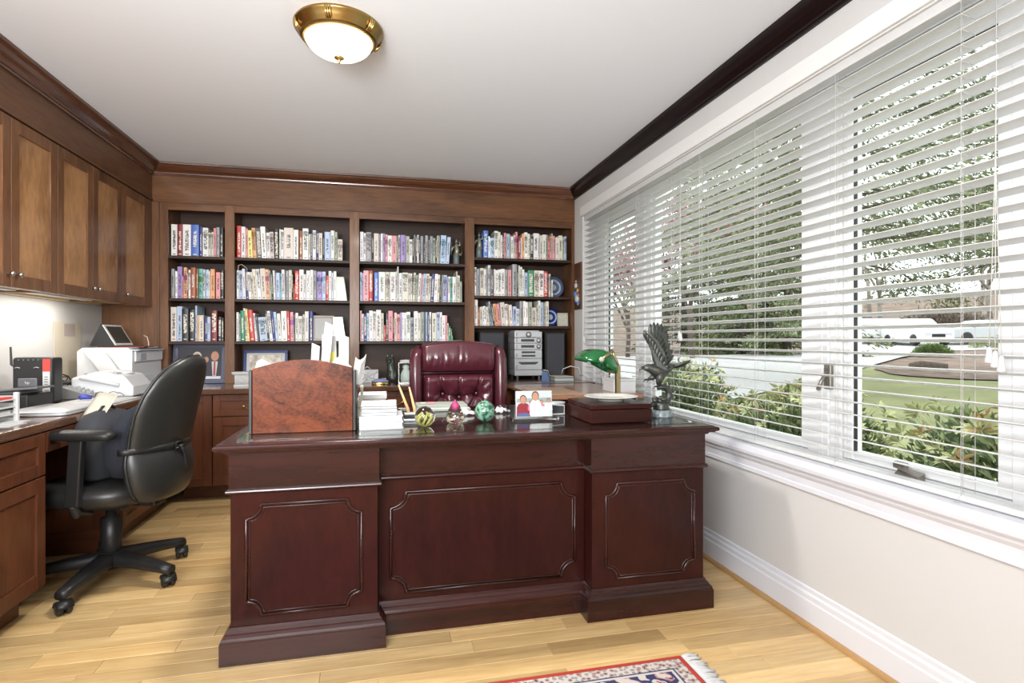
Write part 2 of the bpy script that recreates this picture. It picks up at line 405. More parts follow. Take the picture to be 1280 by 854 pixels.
# ------------------------------------------------------------------ cabinetry
def shaker(parent, axis, f, a0, a1, z0, z1, name='door', fw=.055, t=.02, mats=(CABV, CABD), knob=None, rec_=.009, handle=None):
    """framed panel. axis 'x': face plane X=f looking +X, a = Y ; axis 'y': face plane Y=f looking -Y, a = X"""
    def bx(m, u0, u1, q0, q1, d0, d1):
        if axis == 'x': m.box(f+d0, f+d1, u0, u1, q0, q1)
        else: m.box(u0, u1, f-d1, f-d0, q0, q1)
    m = MB(); fz = min(fw, (z1-z0)*.30)
    bx(m, a0, a0+fw, z0, z1, 0, t); bx(m, a1-fw, a1, z0, z1, 0, t)
    bx(m, a0+fw, a1-fw, z0, z0+fz, 0, t); bx(m, a0+fw, a1-fw, z1-fz, z1, 0, t)
    d = obj(name, m, mats[0], parent, w=1, bevel=.0018)
    p = MB(); bx(p, a0+fw-.001, a1-fw+.001, z0+fz-.001, z1-fz+.001, .001, t-rec_)
    obj('panel', p, mats[1], d, w=1)
    if knob:
        k = MB(); ka, kz = knob
        pr = [(.005, 0), (.005, .006), (.0045, .012), (.009, .017), (.0125, .022), (.0125, .026), (.009, .030), (.002, .032)]
        if axis == 'x': M = Matrix.Translation((f+t, ka, kz)) @ Matrix.Rotation(PI/2, 4, 'Y')
        else: M = Matrix.Translation((ka, f-t, kz)) @ Matrix.Rotation(PI/2, 4, 'X')
        k.lathe(pr, 14, M=M); obj('knob', k, NICKEL, d, w=1)
    if handle:
        k = MB(); c, hz = handle; w_ = .045
        F = f-t if axis == 'y' else f+t; sg = -1 if axis == 'y' else 1
        P = []
        for i in range(13):
            u = -1+2*i/12; P.append((c+u*w_, F+sg*(.006+.020*math.cos(u*PI/2)), hz-.016*math.cos(u*PI/2)))
        if axis == 'x': P = [(q[1], q[0], q[2]) for q in P]
        k.tube(P, .0038, 8)
        for e in (0, -1): k.sphere(P[e], .008, 10, 6)
        obj('handle', k, BRASS, d, w=1)
    return d
def carc(parent, name, x0, x1, y0, y1, z0, z1, mat, bev=.0015):
    m = MB(); m.box(x0, x1, y0, y1, z0, z1); return obj(name, m, mat, parent, w=1, bevel=bev)

UF = FX-.002                # front of the upper carcasses
ucab = [(2.655, 3.41, 'pair', 'wooden wall cabinet above the left counter, nearest the camera'),
        (3.41, 4.16, 'pair', 'middle two-door wooden wall cabinet above the left counter'),
        (4.16, 4.58, 'one', 'narrow one-door wooden wall cabinet in the corner above the printer')]
for (y0, y1, kind, lab) in ucab:
    t = thing('wall_cabinet', lab, 'cabinet', (-1.83, (y0+y1)/2, 1.37), group='wall cabinets over the left counter')
    m = MB(); e = .018
    m.box(XL+.001, UF-.02, y0+.001, y0+e, 1.372, 2.158); m.box(XL+.001, UF-.02, y1-e, y1-.001, 1.372, 2.158)
    m.box(XL+.001, UF-.02, y0+e, y1-e, 2.14, 2.158); m.box(XL+.001, XL+.012, y0+e, y1-e, 1.372, 2.14)
    m.box(UF-.04, UF-.02, y0+e, y1-e, 1.372, 1.395)
    obj('carcass', m, CABH, t, w=1)
    m = MB(); m.box(XL+.012, UF-.042, y0+e, y1-e, 1.385, 1.397); m.box(XL+.012, XL+.04, y0+e, y1-e, 1.372, 1.385); m.box(UF-.07, UF-.041, y0+e, y1-e, 1.374, 1.3849)
    obj('underside', m, PALEWOOD, t, w=1)
    g = .0025
    if kind == 'pair':
        ym = (y0+y1)/2
        shaker(t, 'x', UF-.018, y0+g, ym-g/2, 1.37, 2.155, fw=.06, knob=(ym-.03, 1.43))
        shaker(t, 'x', UF-.018, ym+g/2, y1-g, 1.37, 2.155, fw=.06, knob=(ym+.03, 1.43))
    else: shaker(t, 'x', UF-.018, y0+g, y1-g, 1.37, 2.155, fw=.06, knob=(y0+.035, 1.43))
# slim strip lamps in the recess under the wall cabinets
for y0, y1 in ((2.72, 3.34), (3.47, 4.10)):
    t = thing('strip_light', 'slim pale strip light under the wall cabinets, '+('nearer one' if y0 < 3 else 'farther one beside the printer'), 'light', (-1.83, (y0+y1)/2, 1.37), group='strip lights under the wall cabinets')
    m = MB(); m.box(-1.855, -1.805, y0, y1, 1.376, 1.3845); obj('housing', m, PRGREY, t, w=1, bevel=.002)
    area('strip_lamp', (-1.83, (y0+y1)/2, 1.3745), (-1.86, (y0+y1)/2, .8), (y1-y0)*.9, .03, 3.0, (1, .95, .86))
# filler next to the bookcase
m = MB(); m.box(XL+.001, UF, 4.582, FY-.001, 1.37, 2.158); one('filler_panel', m, CABV, 'narrow upright wooden filler between corner wall cabinet and bookcase', 'panel')
# more cabinet toward camera, outside the picture but seen in reflections
t = thing('wall_cabinet', 'wooden wall cabinet continuing out of the left edge of the photo', 'cabinet', (-1.83, 2.2, 1.37), group='wall cabinets over the left counter')
carc(t, 'carcass', XL+.001, UF-.02, 1.70, 2.652, 1.372, 2.158, CABH)
shaker(t, 'x', UF-.018, 1.70, 2.175, 1.37, 2.155, fw=.06); shaker(t, 'x', UF-.018, 2.178, 2.651, 1.37, 2.155, fw=.06)

# bookcase --------------------------------------------------------
BC = thing('bookcase', 'built-in dark wood bookcase with four bays along the back wall', 'bookcase', (0, 4.8, .79))
CT = .79
m = MB(); m.box(XL+.001, -1.612, FY, FY+.02, CT, 2.155); obj('end_panel', m, CABV, BC, w=1)
for (x0, x1) in ((-1.611, -1.555), (-1.166, -1.098), (-.249, -.175), (.679, .760), (1.622, 1.649)):
    m = MB(); m.box(x0, x1, FY, FY+.022, CT, 2.155)
    xm = (x0+x1)/2; e = min(.03, (x1-x0)/2)
    m.box(xm-e+.004, xm+e-.004, FY+.022, YB-.02, CT, 2.155)
    obj('upright', m, CABV, BC, w=1, bevel=.0015)
bays = [(-1.555, -1.166), (-1.098, -.249), (-.175, .679), (.760, 1.622)]
shz = [[1.76, 1.44, 1.115]]*3+[[1.822, 1.50, 1.245]]
for bi, (x0, x1) in enumerate(bays):
    m = MB(); m.box(x0, x1, FY, FY+.022, 2.10, 2.155); obj('top_rail', m, CABX, BC, w=1, bevel=.0015)
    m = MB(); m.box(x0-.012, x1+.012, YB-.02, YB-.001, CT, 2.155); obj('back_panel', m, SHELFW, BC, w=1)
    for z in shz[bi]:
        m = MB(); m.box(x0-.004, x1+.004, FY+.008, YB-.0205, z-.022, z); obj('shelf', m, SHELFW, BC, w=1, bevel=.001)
        m = MB(); m.box(x0+.001, x1-.001, FY+.004, FY+.0079, z-.022, z)
# ------------------------------------------------------------------ countertop
CE = .038
poly = [(XL+.001, 1.60), (-1.34, 1.60), (-1.34, 4.17), (XR-.001, 4.17), (XR-.001, YB-.001), (XL+.001, YB-.001)]
m = MB(); m.prism(poly, 'z', CT-CE, CT-.0005)
one('countertop', m, COUNTY, 'dark polished wooden L-shaped countertop along left and back walls', 'countertop', bevel=.006, seg=3)
# base cabinets ---------------------------------------------------
BX, BY, TK = -1.365, 4.225, .12
UZ = CT-CE-.001
def base_left(y0, y1, lab, cols, end=None):
    t = thing('base_cabinet', lab, 'cabinet', (-1.68, (y0+y1)/2, 0), group='base cabinets under the counter')
    carc(t, 'carcass', XL+.001, BX-.001, y0, y1, TK, UZ, BASEV); carc(t, 'toe_kick', XL+.001, -1.44, y0+.001, y1, 0.001, TK-.001, BASEX)
    for (a0, a1, dr) in cols:
        if dr:
            shaker(t, 'x', BX, a0+.003, a1-.003, .575, UZ-.004, 'drawer', .05, mats=(BASEV, BASEX)); shaker(t, 'x', BX, a0+.003, a1-.003, TK+.004, .568, 'door', .06, mats=(BASEV, BASEV))
        else: shaker(t, 'x', BX, a0+.003, a1-.003, TK+.004, UZ-.004, 'door', .05, mats=(BASEV, BASEV))
base_left(1.62, 2.68, 'wooden base cabinet with drawer and door at the left edge, nearest camera', [(1.62, 2.14, 1), (2.14, 2.68, 1)])
base_left(3.38, 4.23, 'wooden base cabinet beyond the knee space under the left counter', [(3.38, 4.02, 0), (4.02, 4.222, 0)])
t = thing('keyboard_drawer', 'shallow wooden drawer under the counter over the knee space', 'drawer', (-1.6, 3.03, .665))
carc(t, 'drawer_box', -1.85, BX-.002, 2.70, 3.36, .67, UZ-.002, BASEX); shaker(t, 'x', BX, 2.685, 3.03, .662, UZ-.004, 'drawer_front', .03, mats=(BASEV, BASEX)); shaker(t, 'x', BX, 3.035, 3.375, .662, UZ-.004, 'drawer_front', .03, mats=(BASEV, BASEX))
m = MB(); m.box(XL+.001, XL+.02, 2.681, 3.379, .001, UZ-.001); one('knee_space_panel', m, BASEV, 'dark wooden panel at the back of the knee space under left counter', 'panel')
def base_back(x0, x1, lab, dr=True):
    t = thing('base_cabinet', lab, 'cabinet', ((x0+x1)/2, 4.59, 0), group='base cabinets under the counter')
    carc(t, 'carcass', x0+.0005, x1-.0005, BY+.001, YB-.001, TK, UZ, BASEV); carc(t, 'toe_kick', x0+.0005, x1-.0005, 4.385, YB-.001, .001, TK-.001, BASEX)
    if dr:
        shaker(t, 'y', BY, x0+.003, x1-.003, .60, UZ-.004, 'drawer', .045, mats=(BASEV, BASEX), handle=((x0+x1)/2, .668)); shaker(t, 'y', BY, x0+.003, x1-.003, TK+.004, .593, 'door', .06, mats=(BASEV, BASEV))
    else: shaker(t, 'y', BY, x0+.003, x1-.003, TK+.004, UZ-.004, 'door', .055, mats=(BASEV, BASEV))
base_back(-1.364, -1.13, 'narrow full-height wooden base cabinet in the inner corner behind the black chair', False)
base_back(-1.13, -.64, 'wooden base cabinet with brass-handled drawer left of the burl organizer')
base_back(-.64, -.15, 'wooden base cabinet hidden behind the burl organizer')
base_back(-.15, .36, 'wooden base cabinet behind the pens and paper stack on the desk')
base_back(.36, 1.0, 'wooden base cabinet behind the burgundy chair')
base_back(1.0, XR-.002, 'wooden base cabinet below the stereo next to the window wall')
# ------------------------------------------------------------------ ceiling light
t = thing('ceiling_light', 'flush brass-rimmed ceiling light with glowing frosted glass bowl', 'ceiling light', (-.174, 2.46, ZC))
m = MB(); m.lathe([(.178, 0), (.182, -.006), (.180, -.014), (.172, -.018), (.170, -.030), (.160, -.036), (.157, -.048), (.150, -.052), (.138, -.054), (.138, -.03), (.10, -.01)], 48, cap=False)
obj('rim', m, ABRASS, t)
for k in range(6):
    a = k*PI/3+.35; m = MB()
    for da in (-.05, 0, .05):
        c, s_ = math.cos(a+da), math.sin(a+da); m.tube([(.180*c, .180*s_, -.010), (.176*c, .176*s_, -.032), (.156*c, .156*s_, -.052)], .0042, 8)
    obj('rib', m, BRASS, t)
m = MB(); n = 90
for k in range(n): m.sphere((.141*math.cos(2*PI*k/n), .141*math.sin(2*PI*k/n), -.056), .0045, 6, 4)
o = obj('beading', m, BRASS, t); o['kind'] = 'stuff'
BOWL = plain('lit_frosted_glass', (1, .93, .80), .35, emit=1.5)
m = MB(); m.lathe([(.1375, -.05)]+[(.1375*math.cos(a), -.05-.075*math.sin(a)) for a in [i*PI/2/10 for i in range(0, 10)]]+[(.008, -.125)], 40)
obj('glass_bowl', m, BOWL, t)
m = MB(); m.lathe([(.001, -.123), (.020, -.124), (.020, -.128), (.010, -.132), (.008, -.138), (.004, -.142), (.006, -.146), (.001, -.150)], 16); obj('finial', m, BRASS, t)
l = bpy.data.lights.new('ceiling_bulb', 'AREA'); l.shape = 'DISK'; l.size = .30; l.energy = 34; l.color = (1, .96, .90)
lo = bpy.data.objects.new('ceiling_bulb', l); COL.objects.link(lo); lo.location = (-.174, 2.46, ZC-.155)
exec_marker = 0
# ------------------------------------------------------------------ outdoors
def gz(x, y):
    u = x*.765+y*.643; P = [(-20, -.35), (2, -.25), (5, -.22), (9, .02), (13, .24), (17, .38), (30, .52), (42, .70), (55, 1.5), (75, 4.2), (110, 8)]
    for (a, za), (b_, zb) in zip(P, P[1:]):
        if u <= b_: return za+(zb-za)*max(0, (u-a))/(b_-a)
    return 8
def ground_patch(name, poly, dz, mat, step=.8, par=None, rough=0):
    if rough:
        rr_ = random.Random(5); q = []
        for (xa, ya), (xb, yb) in zip(poly, poly[1:]+poly[:1]):
            n_ = max(1, int(math.hypot(xb-xa, yb-ya)/.35)); q += [(xa+(xb-xa)*i/n_+rr_.uniform(-rough, rough), ya+(yb-ya)*i/n_+rr_.uniform(-rough, rough)) for i in range(n_)]
        poly = q
    """patch draped over the ground; poly in (x, y)"""
    bm = bmesh.new(); vs = [bm.verts.new((x, y, 0)) for x, y in poly]; bm.faces.new(vs)
    xs = [p[0] for p in poly]; ys = [p[1] for p in poly]
    for ax, lo, hi in ((0, min(xs), max(xs)), (1, min(ys), max(ys))):
        st = max(step, (hi-lo)/60); k = lo+st
        while k < hi:
            no = (1, 0, 0) if ax == 0 else (0, 1, 0); bmesh.ops.bisect_plane(bm, geom=bm.verts[:]+bm.edges[:]+bm.faces[:], plane_co=[c*k for c in no], plane_no=no); k += st
    for v in bm.verts: v.co.z = gz(v.co.x, v.co.y)+dz
    bmesh.ops.recalc_face_normals(bm, faces=bm.faces)
    me = bpy.data.meshes.new(name); bm.to_mesh(me); bm.free(); me.materials.append(mat)
    if me.polygons[0].normal.z < 0: me.flip_normals()
    o = bpy.data.objects.new(name, me); COL.objects.link(o); o['kind'] = 'structure'; return o
GRASS = plain('lawn_grass', (.29, .30, .14), .95, var=.22, bscale=1.2); DRIVE = plain('driveway_concrete', (.52, .51, .50), .8, var=.06, bscale=.6)
MULCH = plain('leaf_litter', (.22, .15, .115), .95, var=.5, bscale=3); WOODS = plain('woods_floor', (.20, .14, .10), .95, var=.4, bscale=.7)
ground_patch('ground', [(1.83, -30), (140, -30), (140, 140), (-30, 140), (-30, 6), (1.83, 6)], 0, WOODS, 2)
ground_patch('lawn', [(1.9, -12), (60, -12), (60, 18), (31, 20), (12, 12), (9, 12), (5, 16), (1.9, 20)], .03, GRASS, 1)
DRV = [(4.2, 8.6), (5.8, 8.4), (6.9, 8.9), (8.0, 9.6), (9.0, 10.0), (11.1, 11.2), (12.1, 11.9), (18, 16.2), (25.1, 20.3), (31, 21), (38, 22.5), (41, 25), (41, 30), (36, 34), (28, 31), (25.6, 26.2), (17.9, 20.8), (13, 20), (9.8, 20.4), (6.5, 20.5), (-2, 21), (-4, 14)]
ground_patch('driveway', DRV, .055, DRIVE, 1)
ground_patch('mulch_bed', [(11, 10.2), (12.0, 11.6), (17.5, 15.5), (24.3, 19.6), (29.3, 20.4), (40, 20), (36, 15), (24, 11.5), (14, 8.0), (12.1, 8.0), (11.2, 9.0)], .058, MULCH, .5, rough=.12)
ground_patch('mulch_bed', [(1.9, 0), (3.8, 0), (4.0, 6.2), (1.9, 6.5)], .05, MULCH, .5)

LEAFM = {}
def leafm(name, c1, c2, trans=.3):
    if name in LEAFM: return LEAFM[name]
    m, t, b = nmat(name); N = t.nodes.new; L = t.links.new
    g = N('ShaderNodeNewGeometry'); r = N('ShaderNodeValToRGB'); r.color_ramp.elements[0].color = (*c1, 1); r.color_ramp.elements[1].color = (*c2, 1)
    L(g.outputs['Random Per Island'], r.inputs[0]); L(r.outputs[0], b.inputs['Base Color']); b.inputs['Roughness'].default_value = .5
    LEAFM[name] = m; return m
def leaf_cloud(name, P, D, ln, wd, mat, par, rng, droop=0):
    """P points (n,3) and D directions (n,3): one folded two-triangle leaf each"""
    n = len(P); U = np.cross(D, rng.normal(size=(n, 3))); U /= np.linalg.norm(U, axis=1)[:, None]+1e-9
    l = (ln*rng.uniform(.6, 1.25, n))[:, None]; w_ = (wd*rng.uniform(.7, 1.2, n))[:, None]
    V = np.stack([P, P+D*l*.5+U*w_, P+D*l, P+D*l*.5-U*w_], 1).reshape(-1, 3)
    me = bpy.data.meshes.new(name); me.vertices.add(4*n); me.vertices.foreach_set('co', V.ravel())
    me.loops.add(4*n); me.loops.foreach_set('vertex_index', np.arange(4*n)); me.polygons.add(n); me.polygons.foreach_set('loop_start', np.arange(0, 4*n, 4)); me.polygons.foreach_set('loop_total', np.full(n, 4))
    me.materials.append(mat); me.update(); me.validate(); o = bpy.data.objects.new(name, me); COL.objects.link(o); o.parent = par; o['kind'] = 'stuff'; return o
BARK = plain('bark', (.13, .10, .08), .9, bump=.5, bscale=20, var=.3); BARKG = plain('pale_bark', (.30, .26, .23), .9, var=.3, bscale=8)
def conifer(x, y, h, r, z0, n, lab, c1, c2, nm, ln=.16, wd=.03, seed=1, name='evergreen_tree', dens=1, shape=1.0, droop=.35, lean=0):
    rng = np.random.default_rng(seed); g = gz(x, y); t = thing(name, lab, 'tree', (x, y, g))
    m = MB(); m.tube([(0, 0, 0), (.03*h*lean, 0, h*.5), (0, 0, h*.97)], [max(.06, h*.02), h*.013, .02], 10); obj('trunk', m, BARK, t)
    br = MB(); P = []; D = []
    nb = int(26*dens*h/6)+14
    for k in range(nb):
        u = (k+.5)/nb; z = z0+(h-z0)*u; rr_ = r*(1-u)**shape*rng.uniform(.75, 1.1)+.15; a = k*2.4+rng.uniform(-.3, .3)
        tip = np.array([math.cos(a)*rr_, math.sin(a)*rr_, -droop*rr_*.6]); b0 = np.array([0, 0, z])
        br.tube([tuple(b0), tuple(b0+tip*.5+[0, 0, .05*rr_]), tuple(b0+tip)], [.03, .018, .005], 4)
        c = int(n/nb*(.4+1.2*(1-u)))
        s_ = rng.uniform(.12, 1.0, c)**.8; side = rng.normal(size=(c, 3))*np.array([.11, .11, .05])*rr_*(.45+.6*(1-s_))[:, None]
        pts = b0+tip*s_[:, None]+side+np.array([0, 0, 1])*(.05*rr_*np.sin(s_*PI))[:, None]
        d = tip/np.linalg.norm(tip)+rng.normal(size=(c, 3))*.40+[0, 0, -droop]; d /= np.linalg.norm(d, axis=1)[:, None]
        P.append(pts); D.append(d)
    o = obj('branches', br, BARK, t); o['kind'] = 'stuff'
    leaf_cloud('foliage', np.concatenate(P), np.concatenate(D), ln, wd, leafm(nm, c1, c2), t, rng); return t
def bare_tree(x, y, h, lab, seed=1, mat=None, spread=.45, depth=5, blossom=None, name='bare_tree', r0=None, cat='tree', nb=0):
    mat = mat or BARKG
    rg_ = random.Random(seed); t = thing(name, lab, cat, (x, y, gz(x, y))); m = MB(); tw = MB(); tips = []
    def grow(p, d, l, r, dep):
        q = p+d*l; mid = p+d*l*.5+Vector((rg_.uniform(-1, 1), rg_.uniform(-1, 1), 0))*l*.06
        (m if dep > depth-2 else tw).tube([p, mid, q], [r, r*.85, r*.65], 6 if dep > depth-2 else 3)
        if dep <= 3: tips.append((q, d)); tips.append((mid, d))
        if dep == 0: return
        for k in range(3 if dep > 1 else 2):
            a = Vector((rg_.uniform(-1, 1), rg_.uniform(-1, 1), rg_.uniform(-.25, .7))).normalized(); nd = (d+a*(spread+.35*(depth-dep)/depth)*1.4).normalized(); grow(p+(q-p)*rg_.uniform(.55, 1), nd, l*rg_.uniform(.62, .82), r*.6, dep-1)
    grow(Vector((0, 0, 0)), Vector((rg_.uniform(-.06, .06), rg_.uniform(-.06, .06), 1)).normalized(), h*.30, r0 or h*.016, depth)
    obj('trunk', m, mat, t); o = obj('twigs', tw, mat, t); o['kind'] = 'stuff'
    if blossom:
        rng = np.random.default_rng(seed); P = np.repeat(np.array([tuple(p) for p, d in tips]), blossom[3], 0); P = P+rng.normal(size=P.shape)*blossom[4]; D = rng.normal(size=P.shape); D /= np.linalg.norm(D, axis=1)[:, None]
        leaf_cloud('blossom', P, D, blossom[2], blossom[2]*.45, leafm(blossom[5], blossom[0], blossom[1]), t, rng)
    return t
G1, G2 = (.08, .105, .05), (.34, .39, .19)
# evergreens across the drive, seen through the wide middle pane
conifer(16.2, 19.8, 8.4, 3.4, .3, 22000, 'dense evergreen tree just left of the white window mullion', G1, G2, 'needles_deep', .19, .035, 3)
conifer(15.1, 21.1, 6.6, 2.6, .2, 14000, 'smaller evergreen between pink flowering tree and dense evergreen', (.04, .07, .025), (.24, .28, .10), 'needles_mid', .18, .035, 4)
conifer(18.8, 24.4, 12.5, 4.0, 1.0, 20000, 'tall evergreen rising behind the dense evergreen', (.06, .08, .04), (.25, .29, .15), 'needles_dark', .22, .04, 5)
conifer(14.9, 25.6, 9.0, 3.0, .5, 12000, 'evergreen far behind the pink flowering tree', (.05, .06, .03), (.20, .22, .12), 'needles_grey', .22, .04, 6)
# big overhanging evergreen in the near right pane
conifer(8.07, 8.8, 9.5, 4.6, 2.45, 60000, 'large evergreen with drooping limbs filling the right pane', (.09, .105, .05), (.33, .36, .20), 'needles_olive', .13, .017, 7, shape=.62, droop=.30, dens=1.3)
conifer(13.2, 7.4, 7.5, 3.6, 2.4, 26000, 'second drooping evergreen behind the right end of the window', (.05, .065, .03), (.24, .26, .13), 'needles_olive', .12, .016, 8, shape=.7)
bare_tree(10.8, 18.0, 7.2, 'pink flowering tree beyond the driveway seen through the blind', 3, BARK, .5, 5, ((.42, .14, .18), (.68, .38, .42), .10, 16, .30, 'pink_blossom'), 'flowering_tree')
bare_tree(9.0, 19.5, 6.0, 'pale pink flowering tree farther left beyond the driveway', 6, BARK, .5, 5, ((.40, .16, .18), (.62, .42, .42), .09, 7, .28, 'pale_blossom'), 'flowering_tree')
BTL = ['slender leafless tree left of the pink flowering tree', 'leafless tree behind the evergreens', 'leafless tree on the slope behind the white van-like car', 'leafless tree on the slope directly behind the front-on white car', 'tall leafless tree high on the slope between the white cars and silver sedan', 'leafless tree on the slope hidden by the white window mullion', 'leafless tree on the slope right behind the silver sedan', 'leafless tree at the top of the slope, left half of right pane', 'tallest leafless tree at the top of the slope behind the silver sedan', 'leafless tree on the slope by the right edge of the right pane']
for i, (x, y_, h, s_) in enumerate(((6.5, 20.8, 7, 11), (12.5, 26, 11, 12), (38, 36, 15, 13), (45, 33, 16, 14), (50, 38, 17, 15), (32, 38, 15, 16), (56, 33, 18, 17), (43, 42, 18, 18), (60, 38, 19, 20), (50, 28, 15, 21))):
    bare_tree(x, y_, h, BTL[i], s_, depth=5, spread=.5, r0=h*.011)
# foundation shrubs: whorls of leaves, each sprig a piece
def sprig_mesh(seed):
    r_ = random.Random(seed); m = MB()
    for k in range(9):
        a = k*2.4; el = r_.uniform(.05, .9); L_ = r_.uniform(.045, .075); w_ = L_*.17
        d = Vector((math.cos(a)*math.cos(el), math.sin(a)*math.cos(el), math.sin(el))); s_ = Vector((-math.sin(a), math.cos(a), 0)); p0 = d*.006; up = Vector((0, 0, 1))
        m.add([tuple(p0), tuple(p0+d*L_*.5+s_*w_+up*.004), tuple(p0+d*L_-up*.006), tuple(p0+d*L_*.5-s_*w_+up*.004), tuple(p0+d*L_*.5-up*.002)], [(0, 1, 4), (1, 2, 4), (2, 3, 4), (3, 0, 4)])
    m.tube([(0, 0, -.10), (0, 0, .01)], .0025, 4); return m
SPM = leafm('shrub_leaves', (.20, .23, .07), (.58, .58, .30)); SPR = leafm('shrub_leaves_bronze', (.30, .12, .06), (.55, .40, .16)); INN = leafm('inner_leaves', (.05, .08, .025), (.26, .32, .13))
SPG = [obj('sprig', sprig_mesh(k), SPM if k < 3 else SPR) for k in range(4)]
spm = [o.data for o in SPG]
for o in SPG: bpy.data.objects.remove(o)
def shrub(x, y, rx, ry, top, lab, n, seed, leaves=7000):
    rng = np.random.default_rng(seed); g = gz(x, y)+.05; h = top-g; t = thing('garden_shrub', lab, 'shrub', (x, y, g), group='green shrubs below the window')
    m = MB()
    for k in range(14):
        a = k*2.4; m.tube([(0, 0, 0), (math.cos(a)*rx*.3, math.sin(a)*ry*.3, h*.45), (math.cos(a)*rx*.6, math.sin(a)*ry*.6, h*.75)], [.012, .009, .004], 5)
    obj('stems', m, BARK, t)
    U = rng.normal(size=(leaves, 3)); U[:, 2] = np.abs(U[:, 2])*1.1; U /= np.linalg.norm(U, axis=1)[:, None]
    bump_ = 1+.13*np.sin(U[:, 0]*9+seed)*np.cos(U[:, 1]*8)+.08*np.sin(U[:, 2]*11)
    R_ = rng.uniform(.55, .98, leaves)*bump_; P = U*R_[:, None]*np.array([rx, ry, h]); D = U+rng.normal(size=P.shape)*.5; D /= np.linalg.norm(D, axis=1)[:, None]
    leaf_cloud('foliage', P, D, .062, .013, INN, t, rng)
    for k in range(n):
        u = rng.normal(size=3); u[2] = abs(u[2])*1.3+.15; u[0] -= .5*abs(u[0]); u /= np.linalg.norm(u)
        b_ = 1.03+.13*math.sin(u[0]*9+seed)*math.cos(u[1]*8)+.08*math.sin(u[2]*11)
        o = bpy.data.objects.new('sprig', spm[int(rng.integers(0, 3)) if rng.random() > .16 else 3]); COL.objects.link(o); o.parent = t
        o.location = (u[0]*rx*b_, u[1]*ry*b_, u[2]*h*b_); o.rotation_euler = Vector(u).to_track_quat('Z', 'Y').to_euler(); s_ = rng.uniform(.8, 1.35); o.scale = (s_, s_, s_)
    return t
shrub(2.95, 1.75, .66, 1.0, .845, 'leafy green shrub below the near right casement pane', 260, 1, 16000)
shrub(3.0, 3.55, .60, .80, .745, 'leafy green shrub below the right part of the wide pane', 150, 2, 11000)
shrub(3.0, 5.15, .55, .62, .92, 'rounded green shrub behind the eagle statue', 120, 3, 9000)
shrub(3.0, .2, .6, .7, .78, 'leafy green shrub just outside the right edge of the photo', 40, 4, 4000)
bare_tree(3.1, 4.35, .95, 'thin twiggy bush between the two shrubs below the window', 31, BARKG, .6, 4, None, 'twiggy_bush', .01, 'shrub')
bare_tree(2.5, 6.3, 1.5, 'bare twiggy bush behind the green desk lamp', 33, BARKG, .6, 4, None, 'twiggy_bush', .012, 'shrub')
# round shrub and log on the mulch bed
def mound(x, y, rx, h, lab, name, c1, c2, nm, n, seed, ln=.07):
    rng = np.random.default_rng(seed); t = thing(name, lab, 'shrub', (x, y, gz(x, y)+.08)); m = MB()
    for k in range(6): m.tube([(0, 0, 0), (math.cos(k)*rx*.4, math.sin(k)*rx*.4, h*.6)], [.02, .008], 5)
    obj('stems', m, BARK, t); U = rng.normal(size=(n, 3)); U[:, 2] = np.abs(U[:, 2]); U /= np.linalg.norm(U, axis=1)[:, None]
    P = U*rng.uniform(.5, 1, n)[:, None]*np.array([rx, rx, h]); leaf_cloud('foliage', P, U, ln, ln*.4, leafm(nm, c1, c2), t, rng); return t
mound(18.6, 15.6, .62, .42, 'small rounded green shrub on the mulch bed', 'round_shrub', (.08, .12, .04), (.26, .34, .12), 'round_shrub_leaves', 2500, 41)
mound(30.1, 22.3, .8, .5, 'low yellow-green shrub beside the silver car', 'round_shrub', (.20, .24, .08), (.44, .46, .2), 'lime_leaves', 1500, 42)
mound(31.5, 21.6, 1.3, 1.0, 'reddish brown shrub in front of the silver car', 'round_shrub', (.20, .09, .05), (.42, .26, .15), 'rust_leaves', 2500, 43)
m = MB(); m.tube([(12.1, 10.7, gz(12.1, 10.7)+.13), (12.3, 10.6, gz(12.3, 10.6)+.15), (12.7, 10.3, gz(12.7, 10.3)+.12)], [.09, .13, .09], 12); one('fallen_log', m, BARK, 'short dark log lying on the mulch bed', 'log')
# brush at the foot of the wooded slope
for (x, y_, r_, h_, l_, sd) in ((41.5, 34.0, 3.2, 2.0, 'tangled brown brush on the slope behind the white cars', 51), (46.0, 29.5, 3.4, 2.2, 'tangled brown brush on the slope behind the silver sedan', 52), (36.0, 38.5, 3.2, 2.2, 'tangled brown brush on the slope at the left edge of right pane', 53), (47.5, 23.0, 3.2, 2.2, 'tangled brown brush on the slope at the right edge of right pane', 54)):
    mound(x, y_, r_, h_, l_, 'brush', (.20, .15, .12), (.40, .34, .28), 'brush_leaves', 9000, sd, ln=.22)
